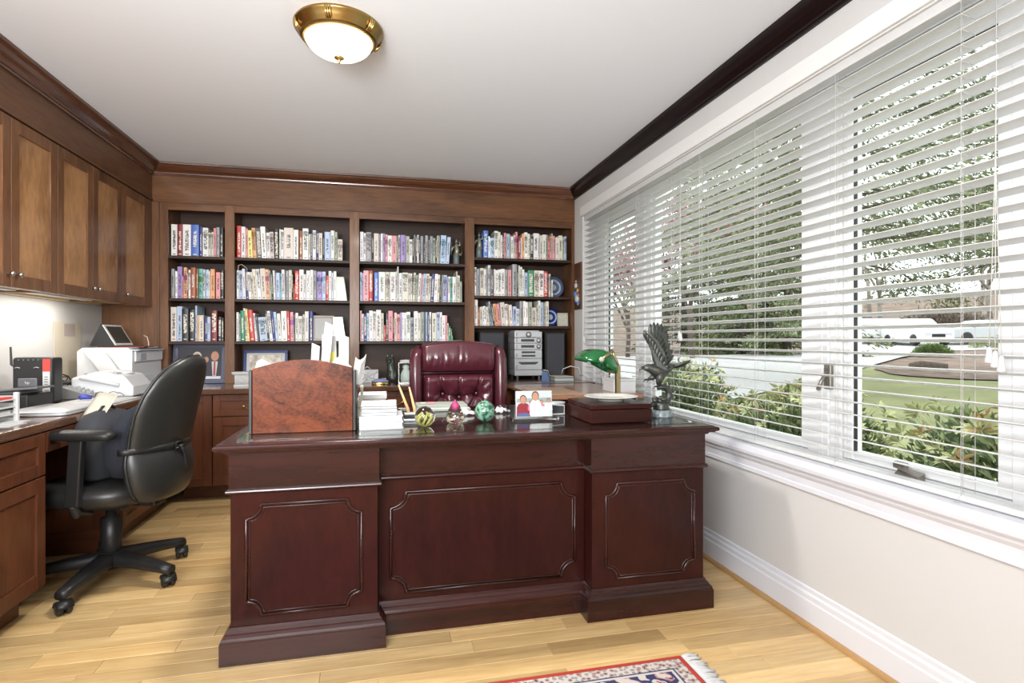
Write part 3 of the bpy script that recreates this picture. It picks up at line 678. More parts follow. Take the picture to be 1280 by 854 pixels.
# cars
def car(x, y, rz, lab, col, suv=False):
    t = thing('car', lab, 'car', (x, y, gz(x, y)+.06), math.radians(rz)); L_ = 4.5; H = 1.62 if suv else 1.40
    body = [(-2.22, .30), (-2.25, .62), (-2.18, .86), (-1.5, .95), (-.95, .98), (1.3, 1.0), (2.1, .96), (2.22, .85), (2.25, .45), (2.15, .28)] if not suv else [(-2.22, .35), (-2.25, .7), (-2.15, 1.0), (-1.2, 1.08), (2.15, 1.08), (2.24, .9), (2.25, .5), (2.15, .33)]
    m = MB(); m.prism(body, 'y', -.86, .86); obj('body', m, col, t, bevel=.08, seg=3)
    cab = [(-1.1, .96), (-.35, H-.04), (0, H), (.9, H), (1.3, H-.08), (2.0, .98)] if not suv else [(-1.15, 1.06), (-.6, H-.05), (-.3, H), (1.9, H), (2.05, H-.06), (2.18, 1.07)]
    R = [[(px, s_*(.80 if pz < 1.1 else .64), pz) for px, pz in cab] for s_ in (-1, 1)]
    m = MB(); m.rings(R, 0, False); obj('roof', m, col, t, bevel=.04, seg=2)
    m = MB(); cx = sum(p[0] for p in cab)/len(cab)
    for s_ in (-1, 1): m.rings([[(cx+(px-cx)*.86, s_*((.80 if pz < 1.1 else .64)+dd_), 1.03+(pz-1.03)*.80 if pz > 1.02 else 1.03) for px, pz in cab] for dd_ in (.0, .012)], 0, False)
    obj('side_windows', m, SCREEN, t)
    for wx in (-1.38, 1.38):
        for s_ in (-1, 1):
            m = MB(); Mw = Matrix.Translation((wx, s_*.80, .33)) @ Matrix.Rotation(PI/2, 4, 'X'); m.lathe([(.2, -.11), (.32, -.11), (.34, -.08), (.34, .08), (.32, .11), (.2, .11)], 24, M=Mw); wq = obj('wheel', m, BLACKP, t)
            m = MB(); m.lathe([(.001, -.105), (.20, -.105), (.21, 0), (.20, .105), (.001, .105)], 14, M=Mw); obj('hub_cap', m, STEEL, wq)
    m = MB(); m.box(-2.27, -2.2, -.7, -.4, .6, .75); m.box(-2.27, -2.2, .4, .7, .6, .75); obj('headlight', m, STEEL, t)
    m = MB(); m.box(-2.262, -2.20, -.35, .35, .5, .68); obj('grille', m, BLACKP, t); return t
CS, CW = plain('car_silver', (.45, .46, .47), .3, metal=.3, coat=.5), plain('car_white', (.78, .78, .78), .3, coat=.5)
car(35.3, 26.7, -13, 'silver sedan parked at the right of the driveway', CS)
car(31.6, 27.6, 70, 'white car parked front-on beyond the driveway', CW, True)
car(31.3, 31.0, -13, 'white van-like car at the left edge of the right pane', CW, True)
# ------------------------------------------------------------------ partners desk
DX0, DX1, DYF, DYB = -.515, 1.330, 2.13, 2.98
t = thing('executive_desk', 'large dark mahogany desk with panelled front, pedestals and glass-covered top', 'desk', (.405, 2.55, 0))
DESK = t
def desk_block(name, x0, x1, y0, y1, z0, z1, mat): 
    m = MB(); m.box(x0, x1, y0, y1, z0, z1); return obj(name, m, mat, t, w=1, bevel=.002)
PX = [(-.515, -.014), (.828, 1.330)]
for x0, x1 in PX: desk_block('pedestal', x0, x1, DYF, DYB, .10, .7295, MAHO)
desk_block('centre_panel', -.0135, .8275, 2.215, 2.245, .09, .7295, MAHO)
# frieze boards, proud of the panels, with a bead below
def path_front(off, z):      # plan outline of the broken front
    return [(-.515-off, DYB, z), (-.515-off, DYF-off, z), (-.014+off, DYF-off, z), (-.014+off, 2.215-off, z), (.828-off, 2.215-off, z), (.828-off, DYF-off, z), (1.330+off, DYF-off, z), (1.330+off, DYB, z)]
def sweep(prof, name, mat):
    m = MB(); R = [[(p[0], p[1], p[2]) for p in path_front(o, z)] for o, z in prof]
    m.rings(R, 0, False, cap=False, close=False); return obj(name, m, mat, t, w=1)
sweep([(.0005, .730), (.005, .730), (.005, .604), (.0005, .603)], 'frieze', MAHOX)
sweep([(.0005, .606), (.009, .605), (.013, .600), (.014, .596), (.013, .592), (.009, .588), (.0005, .587)], 'waist_moulding', MAHOX)
sweep([(.0005, .122), (.004, .121), (.007, .112), (.015, .104), (.016, .099), (.024, .092), (.027, .084), (.027, .080), (.030, .078), (.030, .001), (.001, .001)], 'plinth', MAHOX)
def notch(x0, x1, z0, z1, y, c, mr=.0065):
    P = [(x0+c, z1), (x1-c, z1)]
    def arc(cx, cz, a0, a1): return [(cx+(c-.003)*math.cos(a), cz+(c-.003)*math.sin(a)) for a in [a0+(a1-a0)*i/7 for i in range(8)]]
    P += arc(x1, z1, PI, 1.5*PI)+[(x1, z1-c), (x1, z0+c)]+arc(x1, z0, .5*PI, PI)+[(x1-c, z0), (x0+c, z0)]+arc(x0, z0, 0, .5*PI)+[(x0, z0+c), (x0, z1-c)]+arc(x0, z1, -.5*PI, 0)
    m = MB()
    for off, rr in ((0, mr), (.011, mr*.5)):
        cx, cz = (x0+x1)/2, (z0+z1)/2
        Q = [(cx+(px-cx)*(1-off/(x1-x0)*2), y, cz+(pz-cz)*(1-off/(z1-z0)*2)) for px, pz in P]
        m.tube(Q, rr, 8, closed=True, smooth=True)
    o = obj('panel_moulding', m, MAHOX, t, w=1)
notch(-.464, -.072, .156, .546, DYF, .052)
notch(.034, .785, .146, .536, 2.215, .062)
notch(.888, 1.286, .153, .541, DYF, .052)
def lofttop(x0, x1, y0, y1, prof, name, mat, par):
    m = MB(); m.rings([[(x0+i, y0+i, z), (x1-i, y0+i, z), (x1-i, y1-i, z), (x0+i, y1-i, z)] for i, z in prof], 0, False); return obj(name, m, mat, par, w=1)
lofttop(-.562, 1.376, 2.082, 3.03, [(.034, .7298), (.030, .737), (.022, .740), (.012, .741), (.012, .744), (.003, .747), (0, .752), (0, .757), (.003, .762), (.010, .764), (.014, .7645), (.016, .767), (.030, .768)], 'desktop', MAHOX, t)
DT = .773
m = MB(); m.box(-.50, 1.315, 2.155, 2.975, .7682, DT-.0002); obj('glass_sheet', m, SHEET, t, w=1)

# ------------------------------------------------------------------ burl file organizer and papers
t = thing('file_organizer', 'arched burl wood desk file organizer standing on the left of the desk', 'organizer', (-.293, 2.36, DT))
def arch(x0, x1, zb, zs, zt, n=16):
    return [(x0, zb), (x1, zb)]+[(x1+(x0-x1)*i/n, zs+(zt-zs)*math.sin(PI*i/n)) for i in range(n+1)]
m = MB(); m.prism(arch(-.474, -.110, DT, 1.018, 1.052), 'y', 2.272, 2.288); obj('front_panel', m, BURL, t, w=1, bevel=.002)
for x0, x1 in ((-.486, -.4745), (-.1095, -.098)):
    m = MB(); m.prism([(2.268, DT), (2.45, DT), (2.45, .90), (2.36, .985), (2.285, 1.012), (2.268, 1.012)], 'x', x0, x1); obj('side_panel', m, BLACKP, t, w=1, bevel=.002)
m = MB(); m.box(-.474, -.110, 2.289, 2.45, DT, DT+.01); m.box(-.474, -.110, 2.44, 2.45, DT+.01, .88); m.box(-.30, -.292, 2.289, 2.44, DT+.01, .93)
obj('divider', m, BLACKP, t, w=1)
# papers in it
def sheet(name, pts, y, mat, label, cat='paper', group=None, th=.002, tilt=0):
    m = MB(); m.prism(pts, 'y', y, y+th); return one(name, m, mat, label, cat, group)
sheet('loose_paper', [(-.475, .99), (-.44, .99), (-.40, 1.03), (-.445, 1.055), (-.462, 1.045)], 2.292, PAPER, 'crumpled white paper poking out at the left end of the burl organizer')
sheet('loose_paper', [(-.22, .99), (-.115, .99), (-.115, 1.022), (-.165, 1.062), (-.20, 1.03)], 2.292, PAPER, 'white paper triangle poking out at the right end of burl organizer')
m = MB()
for i in range(4): m.prism([(-.118+i*.003, .95), (-.095+i*.006, .95), (-.078+i*.006, 1.035+.012*i), (-.10+i*.004, 1.06-.01*i)], 'y', 2.30+i*.012, 2.303+i*.012)
one('paper_bundle', m, PAPER, 'upright curled white papers at the right corner of burl organizer', 'paper')
# folders standing behind (on back counter, in a magazine file)
FO = [(-.508, .052, 1.118, -4, PAPER, 'white'), (-.452, .05, 1.265, -5, PAPER, 'tall white'), (-.395, .055, 1.16, -3, BLUE, 'blue'), (-.330, .06, 1.175, 2, YEL, 'yellow'), (-.262, .06, 1.17, 3, plain('pale_green_card', (.62, .68, .52), .6), 'pale green')]
# the rack sits at Y 2.42-2.44, right behind the organizer
for i, (cx, wd, zt, tl, mt, nm) in enumerate([(-.268, .030, 1.115, 3, PAPER, 'short white'), (-.245, .034, 1.200, 6, PAPER, 'tallest white'), (-.228, .034, 1.150, 2, BLUE, 'blue-based'), (-.192, .045, 1.155, -2, YEL, 'yellow-based'), (-.152, .040, 1.150, 0, plain('pale_green_card', (.60, .66, .50), .6), 'pale green')]):
    tt = thing('file_folder', nm+' paper folder standing upright in the burl organizer', 'folder', (cx, 2.31+.025*i, DT+.011), group='folders in the burl organizer')
    Mx = Matrix.Rotation(math.radians(tl), 4, 'Y')
    h = zt-DT-.011
    m = MB(); m.prism([(-wd/2, 0), (wd/2, 0), (wd/2, h-.012), (-wd/2, h)], 'y', 0, .012, M=Mx); obj('sleeve', m, PAPER if i != 4 else mt, tt, bevel=.001)
    if i in (2, 3):
        m = MB(); m.box(-wd/2+.002, wd/2-.006, -.0015, -.0002, .05, h-.075, M=Mx); obj('label_band', m, mt, tt)
# ------------------------------------------------------------------ things on the desk
def stack(name, lab, cat, x0, x1, y0, y1, z0, layers, mats, jit=.004, group=None):
    tt = thing(name, lab, cat, ((x0+x1)/2, (y0+y1)/2, z0), group=group); z = z0; r = random.Random(hash(lab) % 999 if False else len(lab))
    for i, h in enumerate(layers):
        dx, dy = r.uniform(-jit, jit), r.uniform(-jit, jit); m = MB(); m.box(x0+dx, x1+dx, y0+dy, y1+dy, z, z+h-.0018); obj('sheaf', m, mats[i % len(mats)], tt, w=1, bevel=.001); z += h
    return tt
tt = thing('book_pair', 'two thick white books lying flat right of the burl organizer', 'books', (0, 2.37, DT))
for (z, x0, x1) in ((DT, -.085, .084), (DT+.026, -.086, .084)):
    m = MB(); m.box(x0, x1, 2.29, 2.46, z, z+.0035); m.box(x0, x1, 2.29, 2.46, z+.021, z+.0245); m.box(x0, x0+.004, 2.29, 2.46, z+.0035, z+.021)
    c = obj('cover', m, STEEL, tt, w=1); m = MB(); m.box(x0+.004, x1-.004, 2.293, 2.458, z+.0036, z+.0209); obj('page_block', m, PAPER, c, w=1)
stack('paper_stack', 'stack of white papers on top of the two flat books', 'paper', -.078, .060, 2.31, 2.45, DT+.0515, [.012, .014, .010, .011], [PRGREY, PAPER, PAPER, PAPER], .003)
stack('paper_pile', 'cream boxes of paper piled behind the white paper stack', 'paper', -.105, .02, 2.62, 2.78, DT, [.05, .035, .022], [PAPERC, PAPERC, PAPER], .004)
stack('note_block', 'small cream note block right of the cream paper boxes', 'paper', .026, .066, 2.66, 2.74, DT, [.04, .018, .012], [PAPERC, PAPERC, PAPER], .002)
m = MB(); m.lathe([(.012, 0), (.012, .006), (.006, .010), (.006, .14), (.009, .150), (.003, .16)], 12, (-.083, 2.50, DT))
one('letter_opener_stand', m, PAPERC, 'thin upright cream stick beside the right edge of burl organizer', 'stick')
t = thing('pen_stand', 'black and silver pen stand with two wooden pens left of glass ball', 'pen stand', (.125, 2.50, DT))
m = MB(); m.box(-.032, .032, -.03, .03, 0, .010); m.box(-.028, .028, -.026, .026, .028, .034); obj('metal_plate', m, STEEL, t, bevel=.002)
m = MB(); m.box(-.030, .030, -.028, .028, .0102, .0278); obj('block', m, BLACKP, t, bevel=.002)
for (x, tx, tz) in ((-.010, -.052, .155), (.018, -.006, .145)):
    m = MB(); m.tube([(x, 0, .034), (x+.06*(tx-x), 0, .05), (tx, .02, tz)], [.007, .0068, .0035], 10); obj('pen', m, plain('pen_maple', (.55, .36, .17), .35), t)
# glass ball, teardrop, green ball
GB = plain('paperweight_glass', (1, 1, 1), .0, trans=1, ior=1.35)
t = thing('glass_paperweight', 'round clear glass paperweight with yellow-green swirls inside', 'paperweight', (.172, 2.31, DT))
m = MB(); m.sphere((0, 0, .041), .0415, 28, 18); obj('glass_ball', m, GB, t)
m = MB()
for k in range(6):
    a = k*PI/3; m.tube([(.003*math.cos(a), .003*math.sin(a), .005), (.017*math.cos(a), .017*math.sin(a), .018), (.024*math.cos(a+.6), .024*math.sin(a+.6), .036), (.012*math.cos(a+1.2), .012*math.sin(a+1.2), .052)], [.002, .005, .006, .002], 8)
obj('swirl', m, plain('swirl_yellow_green', (.42, .42, .12), .3), t)
m = MB(); m.sphere((0, 0, .026), .010, 12, 8); obj('core', m, plain('dark_core', (.02, .02, .015), .3), t)
t = thing('teardrop_paperweight', 'teardrop glass paperweight with pink tip between the two glass balls', 'paperweight', (.306, 2.385, DT))
prof = [(.024, 0), (.036, .008), (.039, .022), (.036, .037), (.028, .058), (.016, .080), (.006, .095), (.001, .100)]
m = MB(); m.lathe(prof, 26); obj('glass_drop', m, GB, t)
m = MB(); m.lathe([(.001, .050), (.016, .060), (.013, .074), (.006, .088), (.0005, .095)], 14); obj('pink_tip', m, plain('pink_glass', (.55, .06, .22), .2), t)
m = MB(); r_ = random.Random(5)
for k in range(26): m.sphere((r_.uniform(-.022, .022), r_.uniform(-.022, .022), r_.uniform(.010, .045)), .0045, 6, 4, m=k % 3)
o = obj('millefiori', m, [plain('fleck_dark', (.08, .08, .07), .4), plain('fleck_cream', (.6, .5, .3), .4), plain('fleck_rust', (.35, .12, .06), .4)], t); o['kind'] = 'stuff'
m = MB(); m.sphere((.435, 2.385, DT+.046), .046, 28, 18, sc=(.95, .95, 1)); m.lathe([(.004, 0), (.002, .006)], 8, (.435, 2.385, DT+.091))
gm, tr_, bs = nmat('green_art_glass'); N = tr_.nodes.new
vo = N('ShaderNodeTexNoise'); vo.inputs['Scale'].default_value = 55; vo.inputs['Detail'].default_value = 5; tcn = N('ShaderNodeTexCoord'); rp = N('ShaderNodeValToRGB')
rp.color_ramp.elements[0].position = .42; rp.color_ramp.elements[0].color = (.005, .06, .035, 1); rp.color_ramp.elements[1].position = .62; rp.color_ramp.elements[1].color = (.20, .38, .27, 1)
tr_.links.new(tcn.outputs['Object'], vo.inputs['Vector']); tr_.links.new(vo.outputs['Fac'], rp.inputs[0]); tr_.links.new(rp.outputs[0], bs.inputs['Base Color']); bs.inputs['Roughness'].default_value = .05; bs.inputs['Coat Weight'].default_value = .8
one('green_glass_ball', m, gm, 'round green speckled glass paperweight in the middle of the desk', 'paperweight')

def person_flat(m, x, z, s, mi_skin, mi_hair, mi_body, y, d=-.0004, w=1.0):
    """small printed figure: shoulders, neck, head, hair as flat shapes on the picture"""
    def disc(cx, cz, rx, rz, mi, yy, a0=0, a1=2*PI, n=14):
        P = [(cx+rx*math.cos(a0+(a1-a0)*i/n), yy, cz+rz*math.sin(a0+(a1-a0)*i/n)) for i in range(n+1)]
        m.add(P, [tuple(range(len(P)))], mi)
    B = [(-1.0*w, 0), (1.0*w, 0), (.95*w, 1.3), (.7*w, 1.75), (.25, 1.95), (-.25, 1.95), (-.7*w, 1.75), (-.95*w, 1.3)]
    m.add([(x+p*s, y, z+q*s) for p, q in B], [tuple(range(8))], mi_body)
    disc(x, z+2.45*s, .50*s, .62*s, mi_hair, y+d); disc(x, z+2.35*s, .42*s, .56*s, mi_skin, y+2*d)
    return disc
# glass photo frame with a family photograph
t = thing('glass_photo_frame', 'clear glass photo frame with family photograph on the desk', 'photo frame', (.655, 2.39, DT))
m = MB(); m.prism([(-.105, 0), (.11, 0), (.11, .012), (-.10, .012)], 'y', -.03, .03); obj('glass_base', m, GLASS, t, bevel=.003)
Mt = Matrix.Translation((0, .0, .0125)) @ Matrix.Rotation(math.radians(-6), 4, 'X')
m = MB(); m.box(-.082, .088, .0025, .007, 0, .118, M=Mt); obj('glass_plate', m, GLASS, t)
pm_ = [plain('photo_sky', (.46, .50, .50), .4), plain('photo_backdrop', (.26, .30, .28), .4), plain('photo_maroon_shirt', (.22, .015, .025), .5), plain('photo_white_dress', (.78, .78, .78), .5), SKIN, plain('photo_hair', (.05, .03, .02), .5), plain('photo_denim', (.06, .09, .22), .5), plain('photo_pink', (.55, .15, .25), .5)]
m = MB(); m.box(-.080, .086, .0005, .0022, .002, .116, 0, M=Mt); 
q = MB(); q.add([(-.078, .0003, .004), (.084, .0003, .004), (.084, .0003, .090), (-.078, .0003, .096)], [(0, 1, 2, 3)], 0)
q.add([(-.076, .0002, .066), (.084, .0002, .062), (.084, .0002, .086), (-.076, .0002, .082)], [(0, 1, 2, 3)], 1)
person_flat(q, -.046, .004, .031, 4, 5, 2, .0001, -.0001); person_flat(q, .070, .030, .017, 4, 5, 3, .0, -.0001); person_flat(q, .038, .03, .015, 4, 5, 7, .0, -.0001)
person_flat(q, -.012, .030, .014, 4, 5, 7, .0, -.0001); person_flat(q, .010, .010, .034, 4, 5, 3, -.0003, -.0001, .8)
q.add([(-.01, -.0006, .004), (.074, -.0006, .004), (.066, -.0006, .044), (.006, -.0006, .050)], [(0, 1, 2, 3)], 3)
q.add([(-.075, -.0006, .004), (-.018, -.0006, .004), (-.024, -.0006, .020), (-.07, -.0006, .018)], [(0, 1, 2, 3)], 6)
p = obj('photograph', m, pm_[0], t)
q2 = MB(); q2.add(q.v, q.f, 0, False, Mt); q2.m = q.m; obj('print', q2, pm_, p, fix=False)
# rosewood box with a plate on it, bronze eagle
t = thing('wooden_box', 'flat polished rosewood box on the right end of the desk', 'box', (1.0, 2.37, DT))
m = MB(); m.box(-.142, .142, -.145, .155, 0, .056); obj('case', m, REDBOX, t, bevel=.003)
m = MB(); m.box(-.142, .142, -.145, .155, .0575, .078); obj('lid', m, REDBOX, t, bevel=.004, seg=2)
m = MB(); m.lathe([(.055, 0), (.060, .001), (.062, .006), (.085, .010), (.120, .019), (.123, .021), (.120, .021), (.085, .013), (.060, .009), (.001, .009)], 48, (1.02, 2.39, DT+.0782))
PLT = plain('plate_porcelain', (.78, .77, .72), .15, coat=.5, var=.10, bscale=45)
one('porcelain_plate', m, PLT, 'white decorated porcelain plate lying on the rosewood box', 'plate')

t = thing('eagle_statue', 'dark bronze eagle statue landing on a branch, right end of desk', 'statue', (1.262, 2.37, DT))
def W(x, z, y=0): return (x-1.262, y, z-DT)
m = MB(); m.lathe([(.001, 0), (.050, 0), (.050, .004), (.049, .028), (.046, .031), (.001, .031)], 36); obj('marble_base', m, MARBLE, t)
m = MB()
rr = random.Random(4)
m.lathe([(.036, .031), (.039, .038), (.034, .046), (.036, .054), (.028, .064), (.015, .070), (.002, .074)], 20)
for k in range(15):
    a = rr.uniform(0, 2*PI); r0 = rr.uniform(.008, .032); m.sphere((r0*math.cos(a)-.012, r0*math.sin(a), .066+rr.uniform(-.010, .020)), rr.uniform(.009, .017), 8, 6, sc=(1.2, .9, .8))
m.tube([W(1.222, .835, -.01), W(1.20, .826, -.015), W(1.185, .832, -.02)], [.014, .010, .004], 8)
obj('rock', m, PATINA, t)
m = MB(); m.tube([W(1.255, .830), W(1.285, .842), W(1.303, .866), W(1.298, .893), W(1.278, .910), W(1.258, .908), W(1.243, .902)], [.020, .019, .017, .016, .014, .013, .009], 12)
m.tube([W(1.298, .885), W(1.312, .90, .02), W(1.318, .915, .03)], [.008, .006, .003], 8); obj('branch', m, PATINA, t)
m = MB()       # body with legs
m.rings([[W(cx+ 0, cz, 0) if False else (cx-1.262+r*math.cos(2*PI*j/14)*dx, r*1.0*math.sin(2*PI*j/14), cz-DT+r*math.cos(2*PI*j/14)*dz) for j in range(14)]
   for cx, cz, r, dx, dz in [(1.325, 1.003, .010, .2, 1), (1.305, .995, .022, .3, 1), (1.28, .985, .034, .3, 1), (1.255, .984, .037, .25, 1), (1.228, .988, .031, .2, 1), (1.208, .995, .021, .2, 1), (1.192, .999, .018, .1, 1), (1.178, .999, .013, .1, 1), (1.170, .997, .005, 0, 1)]])
m.tube([W(1.256, .975, -.012), W(1.246, .945, -.014), W(1.240, .918, -.012)], [.026, .019, .009], 10)
m.tube([W(1.240, .965, .014), W(1.222, .950, .016), W(1.206, .945, .018)], [.020, .013, .006], 10)
o = obj('body', m, PATINA, t)
m = MB(); m.tube([W(1.176, 1.000), W(1.163, .998), W(1.154, .991), W(1.153, .983)], [.008, .007, .004, .001], 10); obj('beak', m, PATINA, t)
m = MB()
for (bx_, bz, by) in ((1.240, .914, -.012), (1.206, .944, .018)):
    for k in range(4):
        a = k*1.5+.4; m.tube([W(bx_, bz, by), W(bx_-.008+.012*math.cos(a), bz-.002, by+.012*math.sin(a)), W(bx_-.016+.014*math.cos(a), bz-.016 if by < 0 else bz-.012, by+.014*math.sin(a))], [.0045, .0035, .001], 6)
obj('talons', m, PATINA, t)
def feather(m, a, b, wd, y0, y1, bow=.006, n=6):
    a, b = Vector((a[0], y0, a[1])), Vector((b[0], y1, b[1])); dr = (b-a); L_ = dr.length; dr.normalize()
    side = dr.cross(Vector((0, 1, 0))).normalized(); R = []
    for i in range(n+1):
        u = i/n; wv = wd*(.55+.45*math.sin(PI*min(1, u*1.15)**.8))*(1 if u < .8 else max(.12, (1-u)/.2)**.6)
        c = a+dr*L_*u+Vector((0, -bow*math.sin(PI*u), 0))
        R.append([c-side*wv, c+Vector((0, -.0022, 0)), c+side*wv, c+Vector((0, .0016, 0))])
    m.rings([[tuple(p) for p in r] for r in R], 0, True)
tips = [(1.238, 1.203), (1.257, 1.210), (1.277, 1.209), (1.297, 1.204), (1.315, 1.195), (1.325, 1.172), (1.331, 1.145), (1.342, 1.112), (1.356, 1.080), (1.360, 1.052)]
bone = [(1.232, 1.120), (1.240, 1.112), (1.246, 1.102), (1.252, 1.09), (1.256, 1.076), (1.260, 1.062), (1.264, 1.048), (1.268, 1.036), (1.272, 1.024), (1.278, 1.014)]
wg = MB(); wg.rings([[(p[0]-1.262, y_, p[1]-DT) for p in [(1.228, 1.130), (1.245, 1.168), (1.305, 1.165), (1.322, 1.12), (1.342, 1.055), (1.325, 1.00), (1.268, .992), (1.245, 1.03)]] for y_ in (.046, .056)], 0, False)
wing = obj('wing', wg, PATINA, t, bevel=.002)
for (p, q_) in zip(bone, tips):
    f_ = MB(); feather(f_, (p[0]-1.262, p[1]-DT), (q_[0]-1.262, q_[1]-DT), .019, .042, .062); obj('feather', f_, PATINA, wing)
f_ = MB()
for i in range(16):
    u = i/15; px, pz = 1.232+.05*u, 1.105-.095*u
    feather(f_, (px-1.262-.003, pz-DT), (px+.028-1.262, pz+.035-DT-.02*u), .008, .038, .042, .003)
o = obj('covert_feathers', f_, PATINA, wing); o['kind'] = 'stuff'
wg = MB(); wg.tube([W(1.286, .992, -.01), W(1.262, 1.022, -.035), W(1.240, 1.070, -.05), W(1.206, 1.120, -.055), W(1.176, 1.148, -.058), W(1.150, 1.172, -.06)], [.011, .010, .009, .0075, .006, .003], 10)
wg.prism([(p[0]-1.262, p[1]-DT) for p in [(1.150, 1.170), (1.165, 1.135), (1.180, 1.095), (1.196, 1.055), (1.214, 1.01), (1.25, .99), (1.285, .992), (1.262, 1.025), (1.240, 1.072), (1.206, 1.122), (1.176, 1.15)]], 'y', -.050, -.042)
wing = obj('wing', wg, plain('light_bronze', (.16, .17, .17), .3, metal=.8), t)  # near wing in a lighter, shinier bronze than the rest
fa = [((1.156, 1.165), (1.165, 1.128)), ((1.168, 1.155), (1.176, 1.108)), ((1.182, 1.143), (1.186, 1.088)), ((1.196, 1.130), (1.194, 1.068)), ((1.210, 1.115), (1.202, 1.050)), ((1.222, 1.098), (1.210, 1.034)), ((1.234, 1.080), (1.218, 1.020)), ((1.245, 1.058), (1.228, 1.006)), ((1.258, 1.032), (1.240, .996)), ((1.270, 1.012), (1.256, .990))]
for p, q_ in fa:
    f_ = MB(); feather(f_, (p[0]-1.262, p[1]-DT), (q_[0]-1.262, q_[1]-DT), .015, -.052, -.040, .004); obj('feather', f_, PATINA, wing)
f_ = MB()
for i in range(7): feather(f_, (1.318-1.262, 1.0-DT), (1.392-1.262+.006*(i % 3), 1.018-DT-.006*(i-3)*.9), .007, .0, -.035+.012*i, .004)
obj('tail', f_, PATINA, t)
# desk pad, notes, bowl, little things behind
t = thing('desk_pad', 'grey-green writing pad with erasers at the chair side of desk', 'desk pad', (.30, 2.86, DT))
m = MB(); m.box(-.135, .135, -.08, .09, 0, .012); m.box(-.130, .12, -.07, .085, .0125, .030); obj('pad', m, plain('grey_green_pad', (.30, .32, .28), .6), t, bevel=.002)
m = MB(); m.box(-.13, .13, -.075, -.07, .012, .016); obj('pad_edge', m, PAPER, t)
for (x, c_, l_) in ((-.115, PAPERC, 'cream'), (-.072, plain('pink_eraser_rubber', (.62, .22, .24), .6), 'pink')):
    m = MB(); m.box(.30+x, .30+x+.032, 2.83, 2.85, DT+.0305, DT+.0405); one('eraser', m, c_, l_+' eraser lying on the grey-green desk pad', 'eraser', bevel=.002)
m = MB(); m.lathe([(.02, 0), (.03, .003), (.048, .024), (.050, .032), (.046, .031), (.028, .006), (.001, .005)], 28, (.88, 2.78, DT)); one('grey_bowl', m, STEEL, 'small silvery bowl behind the right edge of the glass photo frame', 'bowl')
t = thing('small_photo_frame', 'small white wire frame between glass photo frame and rosewood box', 'photo frame', (.80, 2.52, DT))
m = MB(); m.tube([(-.035, 0, .004), (.04, 0, .004), (.04, 0, .045), (-.035, 0, .05)], .004, 6, closed=True); obj('frame', m, PAPER, t)
m = MB(); m.box(-.031, .036, .001, .004, .008, .042); obj('picture', m, plain('dark_picture', (.05, .05, .06), .4), t)
m = MB(); m.prism([(.75, DT), (.83, DT), (.845, DT+.028), (.80, DT+.045), (.74, DT+.03)], 'y', 2.62, 2.70); one('crumpled_cloth', m, BLACKP, 'dark folded object behind the small white wire frame', 'object', bevel=.01, seg=3)
# crumpled tissue papers near the chair
for i, (x, y_, l_) in enumerate(((.385, 2.62, 'left'), (.565, 2.66, 'right'))):
    m = MB(); rr = random.Random(i+2)
    def fn(u, v, rr=rr, x=x, y_=y_): 
        return (x+(u-.5)*.07+.01*math.sin(v*7), y_+(v-.5)*.05, DT+.003+.032*abs(noise.noise(Vector((u*4+i*3, v*4, 1))))+.018*(1-abs(u-.5)*2)*(1-abs(v-.5)*2))
    m.grid(fn, 10, 8); o = one('crumpled_paper', m, PAPER, 'crumpled white paper on desk, '+l_+' of the two behind the green ball', 'paper', fix=False); mo = o.modifiers.new('s', 'SOLIDIFY'); mo.thickness = .0015
# bankers lamp ------------------------------------------------------
LBRASS = plain('aged_lamp_brass', (.42, .34, .18), .3, metal=1)
t = thing('bankers_lamp', 'brass desk lamp with green glass shade at the right rear of desk', 'lamp', (1.235, 2.80, DT))
m = MB(); m.lathe([(.001, 0), (.065, 0), (.068, .006), (.060, .014), (.02, .018), (.001, .018)], 32); obj('base', m, LBRASS, t)
m = MB(); m.box(-.012, .012, -.012, .012, .018, .215); m.box(-.0135, .0135, -.0135, .0135, .018, .03); obj('post', m, LBRASS, t, bevel=.002)
m = MB(); m.tube([(0, 0, .215), (-.004, 0, .235), (-.022, 0, .272), (-.030, 0, .292)], [.007, .008, .009, .008], 10); m.sphere((-.032, 0, .294), .011, 12, 8)
m.tube([(-.036, 0, .296), (-.06, -.03, .283), (-.112, -.056, .252)], [.009, .008, .007], 10)
obj('arm', m, LBRASS, t)
m = MB(); Ms = Matrix.Translation((-.112, .075, .252))
R = []
L2 = .115; SP = [(-.094, -.004), (-.082, .015), (-.06, .033), (-.03, .047), (0, .054), (.03, .052), (.058, .042), (.085, .022), (.105, -.004), (.118, -.035), (.122, -.06), (.118, -.084)]
for j in range(15):
    v = -1+2*j/14; e = math.sqrt(max(0.0, 1-abs(v)**5))
    R.append([(.02+(px-.02)*(.12+.88*e), v*L2, -.03+(pz+.03)*(.12+.88*e)) for px, pz in SP])
m.rings(R, 0, True, cap=False, close=False, M=Ms); o = obj('shade', m, GREENG, t, fix=False); mo = o.modifiers.new('s', 'SOLIDIFY'); mo.thickness = .003
m = MB(); m.lathe([(.014, 0), (.014, .004), (.006, .007)], 16, M=Matrix.Translation((-.116, -.058, .252)) @ Matrix.Rotation(PI/2, 4, 'X')); m.tube([(-.116, -.058, .252), (-.116, .19, .252)], .004, 8); obj('pivot', m, PAPERC, t)
m = MB(); m.tube([(-.095, 0, .225), (-.094, 0, .10)], .0012, 5); m.sphere((-.094, 0, .098), .004, 8, 6); obj('pull_chain', m, ABRASS, t)
